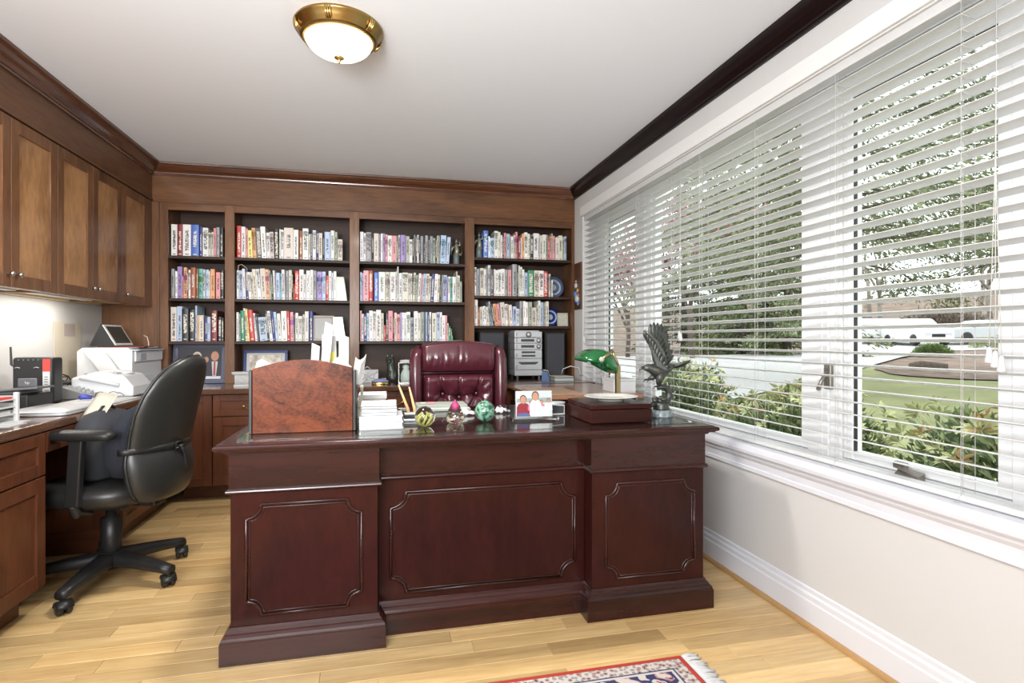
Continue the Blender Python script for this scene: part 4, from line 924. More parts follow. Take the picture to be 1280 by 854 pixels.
# ------------------------------------------------------------------ burgundy executive chair (faces the desk and camera)
t = thing('executive_chair', 'burgundy tufted leather executive chair behind the desk', 'chair', (.455, 3.42, 0))
CHB = t
def superring(cx, cy, z, hx, hy, n=28, p=3.0, tx=0):
    R = []
    for j in range(n):
        a = 2*PI*j/n; c, s_ = math.cos(a), math.sin(a)
        R.append((cx+hx*math.copysign(abs(c)**(2/p), c), cy+hy*math.copysign(abs(s_)**(2/p), s_), z+tx*c)); 
    return R
def cushion(name, mat, par, x0, x1, z0, z1, yf, depth, fn, nu=56, nv=36, top=None):
    """closed pad: front surface displaced by fn(u,v) towards -Y"""
    m = MB()
    def P(u, v, front):
        zt = z1+(top(u) if top else 0)
        x = x0+(x1-x0)*u; z = z0+(zt-z0)*v
        ed = (min(1, min(u, 1-u)/.07)*min(1, min(v, 1-v)/.09)); ed = math.sqrt(max(0, 1-(1-ed)**2))
        return (x, yf-depth*ed*.5-fn(u, v)*ed if front else yf+depth*.5*ed, z)
    m.grid(lambda u, v: P(u, v, True), nu, nv); m.grid(lambda u, v: P(u, v, False), nu, nv)
    o = obj(name, m, mat, par); bm = bmesh.new(); bm.from_mesh(o.data); bmesh.ops.remove_doubles(bm, verts=bm.verts, dist=.0005); bmesh.ops.recalc_face_normals(bm, faces=bm.faces); bm.to_mesh(o.data); bm.free(); return o
def headf(u, v):
    q = .022*math.sin(PI*min(1, v*1.05))+.006*math.sin(PI*u)
    q += .006*noise.noise(Vector((u*22, v*2.2, 3)))*math.exp(-((v-.38)/.22)**2)
    q -= .004*math.exp(-((u-.5)/.012)**2)*(v < .85)
    return q
cushion('headrest', BURG, t, -.225, .225, .930, 1.100, -.03, .075, headf, top=lambda u: .022*math.sin(PI*u))
btn = [(.27, .66), (.50, .60), (.74, .66), (.5, .1), (.27, -.1), (.74, -.1), (.0, .25), (1.0, .25)]
def tuft(u, v):
    q = .030
    for (a, b_) in btn:
        d = math.hypot((u-a)*.45, (v-b_)*.36); q -= .034*math.exp(-(d/.028)**2)+.014*math.exp(-(d/.07)**2)
    for (i, j) in ((0, 1), (1, 2), (0, 3), (2, 3), (0, 6), (2, 7)):
        a, b_ = Vector(btn[i]), Vector(btn[j]); ab = b_-a; pv = Vector((u, v))-a; tt_ = max(0, min(1, pv.dot(ab)/ab.length_squared)); d = (pv-ab*tt_).length
        q -= .018*math.exp(-(d/.016)**2)
    for (i, ux) in ((0, .22), (1, .5), (2, .8)):
        a = Vector(btn[i]); b_ = Vector((ux, 1)); ab = b_-a; pv = Vector((u, v))-a; tt_ = max(0, min(1, pv.dot(ab)/ab.length_squared)); d = (pv-ab*tt_).length
        q -= .016*math.exp(-(d/.013)**2)
    return q+.003*noise.noise(Vector((u*12, v*12, 0)))
cushion('backrest', BURG, t, -.215, .215, .50, .924, -.02, .10, lambda u, v: tuft(u, (v-.16)/.84), 70, 60)
m = MB()
for (a, b_) in btn[:3]: m.sphere((-.215+.43*a, -.072, .50+.424*(.16+.84*b_)), .010, 12, 8, sc=(1, .5, 1))
obj('buttons', m, BURG, t)
for s_ in (-1, 1):
    m = MB(); P = [(.252, -.055, .52), (.256, -.06, .70), (.258, -.055, .90), (.257, -.045, 1.01), (.250, -.03, 1.055), (.240, 0.0, 1.066), (.236, .03, 1.06)]
    m.tube([(s_*x, y_, z) for x, y_, z in P], [.034, .037, .038, .038, .035, .028, .012], 16); obj('side_bolster', m, BURG, t)
m = MB(); R = [superring(0, .03, z, hx, .028, 28, 3.4) for z, hx in ((.48, .20), (.52, .245), (.7, .262), (.95, .262), (1.02, .25), (1.07, .225), (1.10, .15), (1.108, .06))]
m.rings(R); obj('back_shell', m, BURG, t)
m = MB(); m.rings([superring(0, -.25, z, hx, hy, 32, 4) for z, hx, hy in ((.40, .24, .23), (.42, .27, .26), (.50, .28, .27), (.53, .26, .25), (.535, .2, .2))]); obj('seat', m, BURG, t)
for s_ in (-1, 1):
    m = MB(); m.tube([(s_*.30, .0, .60), (s_*.31, -.12, .66), (s_*.31, -.30, .665), (s_*.31, -.42, .64), (s_*.31, -.45, .57), (s_*.30, -.40, .45)], [.025, .032, .034, .034, .03, .022], 12, flat=.8); obj('armrest', m, BURG, t)
def star_base(par, r, mat, h=.09, ang0=0, hub=.045, fat=1.0, col=.03, zs=.40):
    m = MB(); m.lathe([(.001, h-.03), (hub, h-.03), (hub, h+.03), (hub*.8, h+.045), (.001, h+.045)], 24); obj('hub', m, mat, par)
    m = MB(); m.lathe([(col*.9, h+.045), (col, h+.05), (col, h+.05+(zs-h)*.55), (col*.55, h+.055+(zs-h)*.55), (col*.55, zs)], 20, cap=True); obj('gas_column', m, mat, par)
    for k in range(5):
        a = ang0+k*2*PI/5; M = Matrix.Rotation(a, 4, 'Z'); lg = MB(); R = []
        for i in range(8):
            u = i/7; x = .02+u*(r-.02); wv = (.034-.016*u)*fat; hh = (.024-.010*u)*fat; z = h+.012-.028*u**1.6
            R.append([(x, wv*math.copysign(abs(math.cos(b_))**.6, math.cos(b_)), z+hh*math.copysign(abs(math.sin(b_))**.6, math.sin(b_))) for b_ in [2*PI*j/12 for j in range(12)]])
        lg.rings(R, M=M); l = obj('leg', lg, mat, par)
        cs = MB(); Mc = M @ Matrix.Translation((r-.012, 0, 0)) @ Matrix.Rotation(.9+k*1.7, 4, 'Z')
        for s2 in (-1, 1): cs.lathe([(.001, -.010), (.024, -.010), (.0275, -.006), (.0275, .006), (.024, .010), (.010, .012), (.001, .012)], 18, M=Mc @ Matrix.Translation((.012, s2*.0155, .0278)) @ Matrix.Rotation(PI/2, 4, 'X'))
        cs.box(-.006, .022, -.004, .004, .02, .054, M=Mc); cs.lathe([(.001, .045), (.012, .045), (.012, .070), (.001, .070)], 10, M=Mc)
        cs.rings([[(.012+.031*math.cos(b_), y_, .0278+.031*math.sin(b_)) for b_ in [PI*.05+PI*.95*j/10 for j in range(11)]]+[(.012+.028*math.cos(b_), y_, .0278+.028*math.sin(b_)) for b_ in [PI*.05+PI*.95*j/10 for j in range(10, -1, -1)]] for y_ in (-.028, .028)], M=Mc)
        obj('caster', cs, mat, l)
star_base(t, .30, BLACKP, ang0=.3, zs=.40)
# ------------------------------------------------------------------ black task chair (local forward = +X)
HUB = (-1.235, 2.985); PHI = math.radians(164)
t = thing('task_chair', 'black leather swivel office chair pulled up to the left counter', 'chair', (HUB[0], HUB[1], 0), PHI)
star_base(t, .335, BLACKP, ang0=math.radians(-98)-PHI, hub=.055, col=.042, zs=.37, h=.095, fat=1.35)
m = MB(); m.rings([superring(.02, 0, z, hx, hy, 36, 3.2) for z, hx, hy in ((.375, .17, .16), (.39, .225, .21), (.415, .255, .245), (.45, .262, .255), (.475, .25, .245), (.49, .20, .20), (.492, .1, .1))])
obj('seat', m, BLACKL, t)
m = MB(); m.box(-.13, .13, -.10, .10, .355, .386); m.box(-.24, -.08, -.04, .04, .36, .385); obj('mechanism', m, BLACKP, t, bevel=.008, seg=2)
m = MB(); R = []          # backrest: tall rounded, leaning back
prof = [(z_, hw_*(.90 if z_ < .66 else .87), th_, xc_ if z_ < .7 else xc_+.10*(z_-.7)) for z_, hw_, th_, xc_ in [(.400, .155, .030, -.268), (.42, .185, .045, -.272), (.46, .215, .056, -.276), (.52, .232, .062, -.276), (.58, .238, .060, -.272), (.615, .232, .050, -.268), (.635, .226, .043, -.268), (.66, .232, .048, -.272), (.72, .240, .048, -.290), (.80, .240, .044, -.318), (.88, .228, .042, -.352), (.95, .200, .040, -.384), (1.00, .160, .038, -.408), (1.035, .105, .032, -.425), (1.052, .045, .018, -.434)]]
for z, hw, th, xc in prof:
    ring = []
    for j in range(36):
        a = 2*PI*j/36; c, s_ = math.cos(a), math.sin(a); yy = hw*math.copysign(abs(s_)**.72, s_)
        ring.append((xc+th*math.copysign(abs(c)**.8, c)+.05*(yy/.24)**2, yy, z))
    R.append(ring)
m.rings(R); obj('backrest', m, BLACKL, t)
m = MB(); R = [[(xc-.3*0+th*.0+.05*((hw*.985*s_)/.24)**2+(-.004 if False else 0), hw*1.012*s_, z) for s_ in (-1, 1)] for z, hw, th, xc in prof]
pl = [(r[0]) for r in R[1:]]+[(r[1]) for r in R[:0:-1]]
m.tube(pl, .006, 8); obj('piping', m, BLACKL, t)
for s_ in (-1, 1):
    m = MB(); m.rings([superring(-.075, s_*.265, z, hx, hy, 24, 3.5) for z, hx, hy in ((.704, .10, .028), (.709, .142, .040), (.726, .150, .045), (.740, .142, .040), (.745, .10, .025))]); obj('armrest', m, BLACKP, t)
    m = MB()
    m.rings([[(x-.030, s_*.262-.014, z), (x+.030, s_*.262-.014, z), (x+.030, s_*.262+.014, z), (x-.030, s_*.262+.014, z)] for x, z in ((-.06, .703), (-.055, .64), (-.05, .56), (-.045, .48), (-.04, .42))], 0, False)
    m.tube([(-.04, s_*.262, .43), (-.04, s_*.245, .385), (-.03, s_*.16, .368)], [.022, .022, .02], 8); obj('arm_post', m, BLACKP, t, bevel=.006, seg=2)
# lumbar cushion strapped on
t2 = thing('lumbar_cushion', 'dark navy fabric cushion strapped to the black chair back', 'cushion', (HUB[0], HUB[1], 0), PHI)
m = MB(); m.rings([superring(-.145-.03*((z-.5)/.3), 0, z, hx, hy, 30, 2.6) for z, hx, hy in ((.500, .035, .10), (.52, .06, .16), (.58, .082, .195), (.66, .088, .20), (.74, .076, .19), (.80, .05, .15), (.825, .02, .08))]); obj('pad', m, BLACKF, t2)
m = MB()
sp = []
for i in range(33):
    a = PI*.5+PI*i/32; c, s_ = math.cos(a), math.sin(a); yy = .220*s_; xx = -.262+.060*c*(1 if abs(s_) < .98 else 1)+.05*(yy/.24)**2
    sp.append((xx, yy))
m.rings([[(x, y_, z) for x, y_ in [(-.20, sp[0][1])]+sp+[(-.20, sp[-1][1])]] for z in (.628, .655)], 0, True, cap=False, close=False)
o = obj('strap', m, BLACKP, t2, fix=False); mo = o.modifiers.new('s', 'SOLIDIFY'); mo.thickness = .004
m = MB(); m.box(-.333, -.322, -.02, .02, .622, .660); m.tube([(-.335, -.03, .655), (-.335, .03, .655)], .004, 6); m.tube([(-.335, -.03, .628), (-.335, .03, .628)], .004, 6)
obj('buckle', m, plain('shiny_black_buckle', (.02, .02, .02), .15, metal=.4), t2)
m = MB(); m.rings([[(-.335, y_+.0, z), (-.340, y_+.026, z), (-.330, y_+.028, z), (-.328, y_, z)] for y_, z in ((-.02, .64), (-.05, .60), (-.062, .55), (-.06, .515))], 0, True); obj('strap_end', m, BLACKP, t2)
# paper + dark bag in front of the cushion
t3 = thing('laptop_bag', 'rounded dark fabric bag standing on the black chair seat', 'bag', (HUB[0], HUB[1], 0), PHI)
m = MB(); m.rings([superring(.02, .0, z, hx, hy, 28, 3) for z, hx, hy in ((.495, .07, .14), (.51, .085, .16), (.65, .085, .165), (.74, .07, .15), (.785, .05, .11), (.80, .02, .06))]); obj('body', m, plain('charcoal_fabric', (.03, .032, .038), .8), t3)
m = MB(); m.tube([(.02, -.06, .79), (.02, -.03, .815), (.02, .03, .815), (.02, .06, .79)], .007, 8); obj('handle', m, BLACKP, t3)
m = MB(); th = Matrix.Translation((-1.28, 2.97, .815)) @ Matrix.Rotation(math.radians(-20), 4, 'Z') @ Matrix.Rotation(math.radians(48), 4, 'X')
m.grid(lambda u, v: tuple(th @ Vector(((u-.5)*.11, (v-.5)*.16, .006*math.sin(u*6)))), 6, 4); o = one('printed_sheet', m, PAPERC, 'printed paper sheet leaning on the dark bag on the chair', 'paper', fix=False); mo = o.modifiers.new('s', 'SOLIDIFY'); mo.thickness = .001

# ------------------------------------------------------------------ left counter things
t = thing('laser_printer', 'white laser printer in the corner of the left counter', 'printer', (-1.74, 4.36, CT))
m = MB()
m.prism([(-.16, .012), (.155, .012), (.155, .26), (.13, .285), (-.13, .285), (-.16, .262)], 'y', -.24, .26); m.box(-.15, .145, -.23, .25, 0, .012)
m.box(.156, .166, -.235, .25, .03, .10)
obj('body', m, PRWHITE, t, bevel=.006, seg=2)
m = MB(); m.box(.157, .170, -.22, .24, .19, .262); m.box(.10, .19, -.23, .22, .264, .272); obj('control_panel', m, PRWHITE, t, bevel=.004)
m = MB(); m.box(.1705, .173, -.15, -.06, .20, .245); obj('display', m, plain('lcd_grey_blue', (.28, .34, .40), .25), t, bevel=.001)
m = MB(); m.box(.11, .185, -.20, .18, .2725, .280); obj('button_strip', m, plain('printer_dark_blue', (.05, .07, .14), .4), t, bevel=.002)
m = MB(); m.box(-.115, -.085, -.2425, -.2405, .10, .118); obj('port', m, BLACKP, t)
m = MB(); m.grid(lambda u, v: (-.13+.24*v*.5+.12*u, -.243-.020*math.sin(PI*v)-.004-.035*v, .262-.15*v**1.4+.006*math.sin(PI*v)), 8, 12)
o = obj('curled_paper', m, PAPER, None, fix=False); o.location = (-1.74, 4.36, CT); tag(o, 'curling white sheet of paper hanging over the front of the printer', 'paper'); mo = o.modifiers.new('s', 'SOLIDIFY'); mo.thickness = .001
t = thing('tablet_stand', 'white framed tablet leaning on a dark stand on the printer', 'tablet', (-1.72, 4.34, CT+.286))
m = MB(); m.box(-.13, .15, -.07, .09, 0, .006); obj('folder', m, plain('maroon_folder', (.16, .02, .025), .5), t)
Mt = Matrix(((.12, -.864, -.488, .0), (.99, .105, 0, .01), (0, -.483, .873, .012), (0, 0, 0, 1)))
m = MB(); m.box(-.105, .105, -.004, .004, 0, .160, M=Mt); fr = obj('bezel', m, PAPER, t, bevel=.004, seg=2)
m = MB(); m.box(-.088, .088, -.0052, -.0042, .016, .145, M=Mt); obj('screen', m, SCREEN, fr)
m = MB(); m.prism([(-.17, .007), (-.02, .007), (-.092, .150), (-.105, .155)], 'y', -.085, -.06); obj('easel', m, BLACKP, t)
m = MB(); m.sphere((-.085, -.02, .016), .012, 10, 6, sc=(1.3, 1, .8)); obj('clip', m, STEEL, t)
m = MB(); m.tube([(.10, .06, .08), (.125, .05, .07), (.14, .03, .03), (.145, .02, .008)], .003, 6); obj('cable', m, PAPER, t)
t = thing('fax_machine', 'low white fax telephone in front of the laser printer', 'fax machine', (-1.60, 3.86, CT))
m = MB(); m.prism([(-.15, 0), (.17, 0), (.17, .06), (.12, .125), (-.02, .15), (-.15, .115)], 'y', -.13, .15); obj('body', m, PRWHITE, t, bevel=.012, seg=3)
m = MB(); m.tube([(-.10, -.135, .115), (0, -.138, .10), (.10, -.135, .07)], [.012, .016, .012], 10); m.box(-.13, -.09, -.16, -.13, .02, .06); obj('handset', m, PRGREY, t)
m = MB(); m.lathe([(.045, .130), (.05, .140), (.03, .146), (.001, .146)], 20, (.07, .02, 0)); obj('dial', m, PRGREY, t)
m = MB()
for i in range(4):
    for j in range(3): m.box(.0+.02*i, .014+.02*i, -.10+.025*j, -.085+.025*j, (.138), .144)
o = obj('keys', m, STEEL, t)
t = thing('black_router', 'black upright router with red and white striped side on left counter', 'router', (-1.77, 3.47, CT))
m = MB(); m.box(-.10, .085, -.05, .05, .0, .245); obj('case', m, BLACKP, t, bevel=.014, seg=3)
m = MB(); m.box(.040, .072, -.0545, -.0505, .07, .17); m.box(.040, .072, -.0545, -.0505, .025, .07); obj('white_label', m, PAPER, t)
m = MB(); m.box(.040, .074, -.0550, -.0505, .171, .236); m.box(.040, .074, -.0550, -.0505, .006, .024); obj('red_label', m, RED, t)
m = MB()
for i in range(6): m.box(.046+.004*i, .0475+.004*i+.001*(i % 2), -.0550, -.0546, .03, .075)
for i in range(5): m.box(.048, .064, -.0550, -.0546, .088+.013*i, .092+.013*i)
obj('print', m, plain('label_ink', (.10, .10, .14), .5), t)
m = MB()
for i in range(5): m.sphere((-.07+.022*i, -.051, .232), .0022, 6, 4)
for z in (.06, .19):
    for x in (-.075, .01): m.tube([(x-.012, -.051, z), (x, -.053, z+.004), (x+.012, -.051, z)], .0018, 6)
obj('lights', m, STEEL, t)
m = MB(); m.tube([(-.10, .02, .20), (-.135, .02, .20), (-.140, .02, .205), (-.143, .02, .30)], [.005, .005, .006, .005], 8); obj('antenna', m, BLACKP, t)
def ltext(body, size, mat, parent, loc, rot, name='lettering'):
    c = bpy.data.curves.new(name, 'FONT'); c.body = body; c.size = size; c.extrude = .0004; c.align_x = 'CENTER'; c.align_y = 'CENTER'
    tmp = bpy.data.objects.new('tmp', c); COL.objects.link(tmp); dg = bpy.context.evaluated_depsgraph_get(); me = bpy.data.meshes.new_from_object(tmp.evaluated_get(dg)); bpy.data.objects.remove(tmp)
    me.materials.clear(); me.materials.append(mat); o = bpy.data.objects.new(name, me); COL.objects.link(o); o.parent = parent; o.location = loc; o.rotation_euler = rot; return o
t = thing('closed_laptop', 'closed silver laptop lying on the left counter', 'laptop', (-1.49, 3.04, CT))
m = MB(); m.rings([superring(0, 0, z, hx, hy, 40, 9) for z, hx, hy in ((.0, .125, .175), (.002, .131, .181), (.011, .132, .182))]); obj('base', m, STEEL, t)
m = MB(); m.rings([superring(0, 0, z, hx, hy, 40, 9) for z, hx, hy in ((.0115, .132, .182), (.019, .132, .182), (.021, .127, .177))]); l = obj('lid', m, STEEL, t)
m = MB(); m.lathe([(.001, .0213), (.014, .0213), (.014, .0216), (.001, .0216)], 18); obj('emblem', m, PAPER, l)
t = thing('letter_tray', 'white stacked letter tray at the left edge of photo', 'letter tray', (-1.58, 2.60, CT))
for k in range(4):
    m = MB(); z = .002+k*.030
    m.box(-.12, .115, -.10, .12, z, z+.004); m.box(-.12, .115, .116, .12, z+.004, z+.016)
    m.box(-.12, .115, -.10, -.096, z+.004, z+.012); obj('tray', m, PAPER, t)
for x, y_ in ((-.123, -.103), (.105, -.103), (.105, .105), (-.123, .105)):
    m = MB(); m.box(x, x+.016, y_, y_+.016, 0, .122); obj('post', m, PAPER, t, bevel=.002)
m = MB(); m.box(-1.69, -1.475, 2.515, 2.70, CT+.0965, CT+.106); one('red_folder', m, RED, 'red folder lying in the top of the white letter tray', 'folder')
m = MB(); m.box(-1.68, -1.48, 2.515, 2.70, CT+.0365, CT+.050); one('tray_papers', m, PAPER, 'white papers inside the letter tray', 'paper')
t = thing('card_reader', 'grey scanner lid with small upright badge in front of the router', 'scanner', (-1.73, 3.20, CT))
m = MB(); m.box(-.16, .10, -.10, .11, 0, .075); obj('body', m, BLACKP, t, bevel=.008, seg=2)
m = MB(); m.box(-.16, .14, -.09, .06, .092, .102, M=Matrix.Rotation(math.radians(-4), 4, 'Y')); m.box(-.15, .06, -.08, .1, .0755, .092); obj('lid', m, plain('charcoal_plastic', (.08, .08, .085), .35), t, bevel=.003)
m = MB(); m.box(.015, .095, -.02, -.012, .108, .150); bd = obj('badge', m, plain('grey_badge', (.10, .10, .11), .3), t, bevel=.008, seg=3)
ltext('hp', .020, STEEL, bd, (.055, -.0205, .129), (PI/2, 0, 0))
t = thing('desk_phone', 'grey desk telephone with keypad between router and printer', 'telephone', (-1.70, 3.72, CT))
m = MB(); m.prism([(-.09, 0), (.09, 0), (.09, .02), (-.06, .075), (-.09, .07)], 'y', -.08, .08); obj('body', m, plain('phone_grey', (.22, .22, .22), .4), t, bevel=.004)
m = MB()
for i in range(4):
    for j in range(3): m.box(-.015+.022*i, .0+.022*i, -.04+.025*j, -.022+.025*j, .03-.008*(i-2), .052-.0085*(i-2))
obj('keys', m, STEEL, t)
m = MB(); m.tube([(-.07, -.09, .06), (-.07, -.05, .09), (-.07, .05, .09), (-.07, .09, .06)], [.014, .011, .011, .014], 10); obj('handset', m, BLACKP, t)
m = MB()
for k in range(4):
    pts = [(-1.86+.02*math.sin(i*.9+k), 3.80+.03*math.cos(i*.7+k*2)+.01*i, CT+.004+.13*abs(math.sin(i*PI/12))*(1-.15*k)) for i in range(13)]; m.tube(pts, .004, 6)
one('cable_bundle', m, BLACKP, 'tangled black cables on the counter between router and printer', 'cables')
t = thing('reading_glasses', 'folded eyeglasses on papers behind the black chair', 'glasses', (-1.52, 3.62, CT+.006))
m = MB()
for s_ in (-1, 1): m.tube([(s_*.032+.024*math.cos(a), 0, .018+.018*math.sin(a)) for a in [2*PI*j/14 for j in range(14)]], .0018, 5, closed=True); m.tube([(s_*.056, 0, .03), (s_*.05, .06, .02), (s_*.04, .12, .002)], .002, 5)
obj('frame', m, BLACKP, t)
m = MB(); m.box(-1.66, -1.38, 3.34, 3.70, CT, CT+.003); m.box(-1.62, -1.40, 3.42, 3.66, CT+.0031, CT+.0055); one('loose_sheets', m, PAPER, 'white loose sheets on the left counter in front of the fax', 'paper')
m = MB(); m.box(-1.60, -1.40, 2.55, 2.66, CT, CT+.002); m.box(-1.55, -1.42, 2.62, 2.72, CT+.0021, CT+.0035); one('loose_sheets', m, PAPER, 'paper slips on the counter edge below the letter tray', 'paper')
m = MB(); m.tube([(-1.60, 3.50, CT+.02), (-1.585, 3.50, CT+.028), (-1.55, 3.52, CT+.02)], [.012, .016, .010], 8); one('blue_tape_roll', m, plain('blue_plastic', (.05, .07, .35), .4), 'small blue object on the counter left of the eyeglasses', 'object')
t = thing('wall_placeholder', 'blurry tan and maroon poster on the wall above the cables', 'placeholder', (XL+.002, 4.20, .98))  # stands in for a privacy-blurred area; what hangs there is unknown
m = MB(); m.box(0, .003, -.16, .16, -.14, .26); obj('sheet', m, plain('blur_tan', (.58, .52, .42), .7), t)
m = MB(); m.box(.0032, .0045, -.05, .08, .17, .25); obj('maroon_block', m, plain('blur_maroon', (.42, .35, .33), .7), t)
# ------------------------------------------------------------------ back counter things
# large framed picture of two men in the first bay
def frame_obj(name, lab, cx, y, z0, w_, h, fw, mat, tilt, matte=None, rz=0, cat='photo frame', group=None):
    t = thing(name, lab, cat, (cx, y, z0), math.radians(rz), group); M = Matrix.Rotation(math.radians(-tilt), 4, 'X')
    m = MB()
    for (x0, x1, q0, q1) in ((-w_/2, w_/2, 0, fw), (-w_/2, w_/2, h-fw, h), (-w_/2, -w_/2+fw, fw, h-fw), (w_/2-fw, w_/2, fw, h-fw)): m.box(x0, x1, -.009, .009, q0, q1, M=M)
    obj('frame', m, mat, t, bevel=.002); m = MB(); m.box(-w_/2+fw, w_/2-fw, -.001, .007, fw, h-fw, M=M); obj('backing', m, matte or PAPER, t); return t, M
t, M = frame_obj('framed_photo', 'large dark blue framed photo of two men in suits, leftmost bay', -1.362, 4.72, CT, .375, .315, .035, plain('slate_blue_frame', (.07, .08, .13), .25, coat=.5), 8, plain('photo_dark_ground', (.03, .028, .03), .4))
m = MB(); m.box(-.152, .152, -.0095, -.0015, .035, .055, M=M); obj('mat_strip', m, plain('mat_pale', (.55, .57, .62), .4), t)
q = MB(); mats = [SKIN, plain('grey_hair', (.55, .52, .48), .6), plain('blue_suit', (.06, .08, .25), .5), PAPER, plain('photo_hair', (.03, .02, .02), .5), plain('dark_suit', (.02, .02, .03), .5), plain('red_tie', (.35, .05, .05), .5)]
q.add([(-.150, -.002, .056), (.150, -.002, .056), (.150, -.002, .27), (-.150, -.002, .27)], [(0, 1, 2, 3)], 5)
person_flat(q, -.02, .056, .062, 0, 1, 2, -.003, -.0003, .9); person_flat(q, .105, .056, .066, 0, 4, 5, -.003, -.0003, .9); person_flat(q, .045, .09, .04, 0, 4, 5, -.0026, -.0001, .9)
for x, c_ in ((-.02, 3), (.105, 6)):
    q.add([(x-.022, -.0036, .17), (x+.022, -.0036, .17), (x+.012, -.0036, .058), (x-.012, -.0036, .058)], [(0, 1, 2, 3)], 3)
    q.add([(x-.006, -.0040, .168), (x+.006, -.0040, .168), (x+.008, -.0040, .062), (x-.008, -.0040, .062)], [(0, 1, 2, 3)], c_)
q2 = MB(); q2.add(q.v, q.f, 0, False, M); q2.m = q.m; obj('picture', q2, mats, t, fix=False)
t, M = frame_obj('framed_photo', 'navy framed picture in the second bay beside the white ribbed box', -.905, 4.80, CT, .33, .255, .022, NAVY, 10)
m = MB(); m.box(-.12, .12, -.003, -.0015, .04, .215, M=M); obj('drawing', m, plain('sepia_drawing', (.60, .54, .45), .6, var=.45, bscale=22), t)
t = thing('ribbed_box', 'white ribbed column-shaped box on the counter left of burl organizer', 'box', (-.985, 4.42, CT))
m = MB(); m.box(-.05, .07, -.05, .05, 0, .012); m.box(-.045, .065, -.045, .045, .0121, .085)
for i in range(10): m.tube([(-.040+.011*i, -.0455, .014), (-.040+.011*i, -.0455, .084)], .004, 6)
obj('body', m, PAPER, t); m = MB(); m.box(-.057, .077, -.057, .057, .0852, .092); m.box(-.062, .082, -.062, .062, .0921, .103); obj('lid', m, PAPER, t, bevel=.002)
# notebook / boxes right of the organizer
t = thing('white_gift_box', 'white wrapped rope-pattern box on the counter in the third bay', 'box', (-.10, 4.56, CT))
m = MB(); m.box(-.075, .075, -.05, .05, 0, .10); obj('body', m, PAPER, t, bevel=.004)
m = MB()
for k in range(7): m.tube([(-.072+.02*k, -.052, .008), (-.072+.02*k+.03*math.sin(k), -.053, .05), (-.06+.02*k, -.052, .094)], .003, 6)
m.tube([(-.07, -.053, .02), (.07, -.053, .085)], .004, 6); m.tube([(-.07, -.053, .09), (.07, -.053, .015)], .004, 6); m.tube([(-.04, 0, .10), (-.01, -.02, .125), (.02, 0, .10)], .004, 6)
obj('cord', m, plain('grey_cord', (.40, .40, .42), .6), t)
m = MB(); m.box(.0, .035, 4.50, 4.56, CT, CT+.032); one('white_card_box', m, PAPER, 'tiny white box between the rope-pattern box and oval tin', 'box', bevel=.002)
t = thing('oval_tin', 'low oval tin with gold rim and blue lid on the counter', 'tin', (-.01, 4.36, CT))
m = MB(); m.rings([superring(0, 0, z, .062, .04, 28, 2.4) for z in (0, .004, .018)]); obj('tin', m, BRASS, t)
m = MB(); m.rings([superring(0, 0, z, hx, hx*.64, 28, 2.4) for z, hx in ((.0185, .064), (.026, .062), (.032, .050), (.040, .03), (.041, .01))]); obj('lid', m, plain('tin_lid_blue', (.20, .22, .42), .3), t)
t = thing('cat_statuette', 'dark patinated fox-like animal statuette in the third bay', 'statuette', (.085, 4.62, CT))
m = MB(); m.rings([superring(cx, 0, z, hx, hy, 18, 2.2) for cx, z, hx, hy in ((0, 0, .045, .04), (0, .03, .05, .042), (-.004, .075, .042, .036), (-.010, .11, .030, .028), (-.014, .135, .030, .030), (-.018, .16, .034, .032), (-.020, .185, .030, .028), (-.020, .198, .016, .016))])
for s_ in (-1, 1): m.rings([superring(-.020+s_*.018, 0, z, r, r*.8, 10, 2) for z, r in ((.185, .013), (.208, .010), (.236, .002))])
m.tube([(-.022, -.02, .168), (-.03, -.045, .155), (-.032, -.058, .150)], [.018, .013, .006], 10); m.tube([(.03, .01, .02), (.055, .01, .05), (.05, .01, .09)], [.012, .01, .004], 8)
m.tube([(.02, -.03, .0), (.02, -.034, .09)], [.014, .01], 8); m.tube([(-.02, -.03, .0), (-.02, -.034, .09)], [.014, .01], 8)
obj('figure', m, PATINA, t)
t = thing('glass_lantern', 'clear glass box with white figurine inside left of the burgundy chair', 'glass box', (.185, 4.45, CT))
m = MB(); m.box(-.058, .058, -.045, .045, 0, .008); m.box(-.058, .058, -.045, .045, .155, .160)
for x in (-.056, .054):
    for y_ in (-.043, .041): m.box(x, x+.003, y_, y_+.003, .008, .155)
obj('frame', m, NICKEL, t)
for y_ in (-.043, .043): m = MB(); m.box(-.053, .053, y_-.0005, y_+.0005, .008, .155); obj('pane', m, SHEET, t)
m = MB(); m.lathe([(.001, .0085), (.038, .0085), (.043, .03), (.040, .07), (.028, .095), (.020, .105), (.026, .12), (.022, .138), (.001, .145)], 22); obj('figurine', m, PRWHITE, t)
m = MB(); m.lathe([(.045, .1605), (.048, .168), (.044, .178), (.001, .182)], 24); obj('lid', m, PRGREY, t)
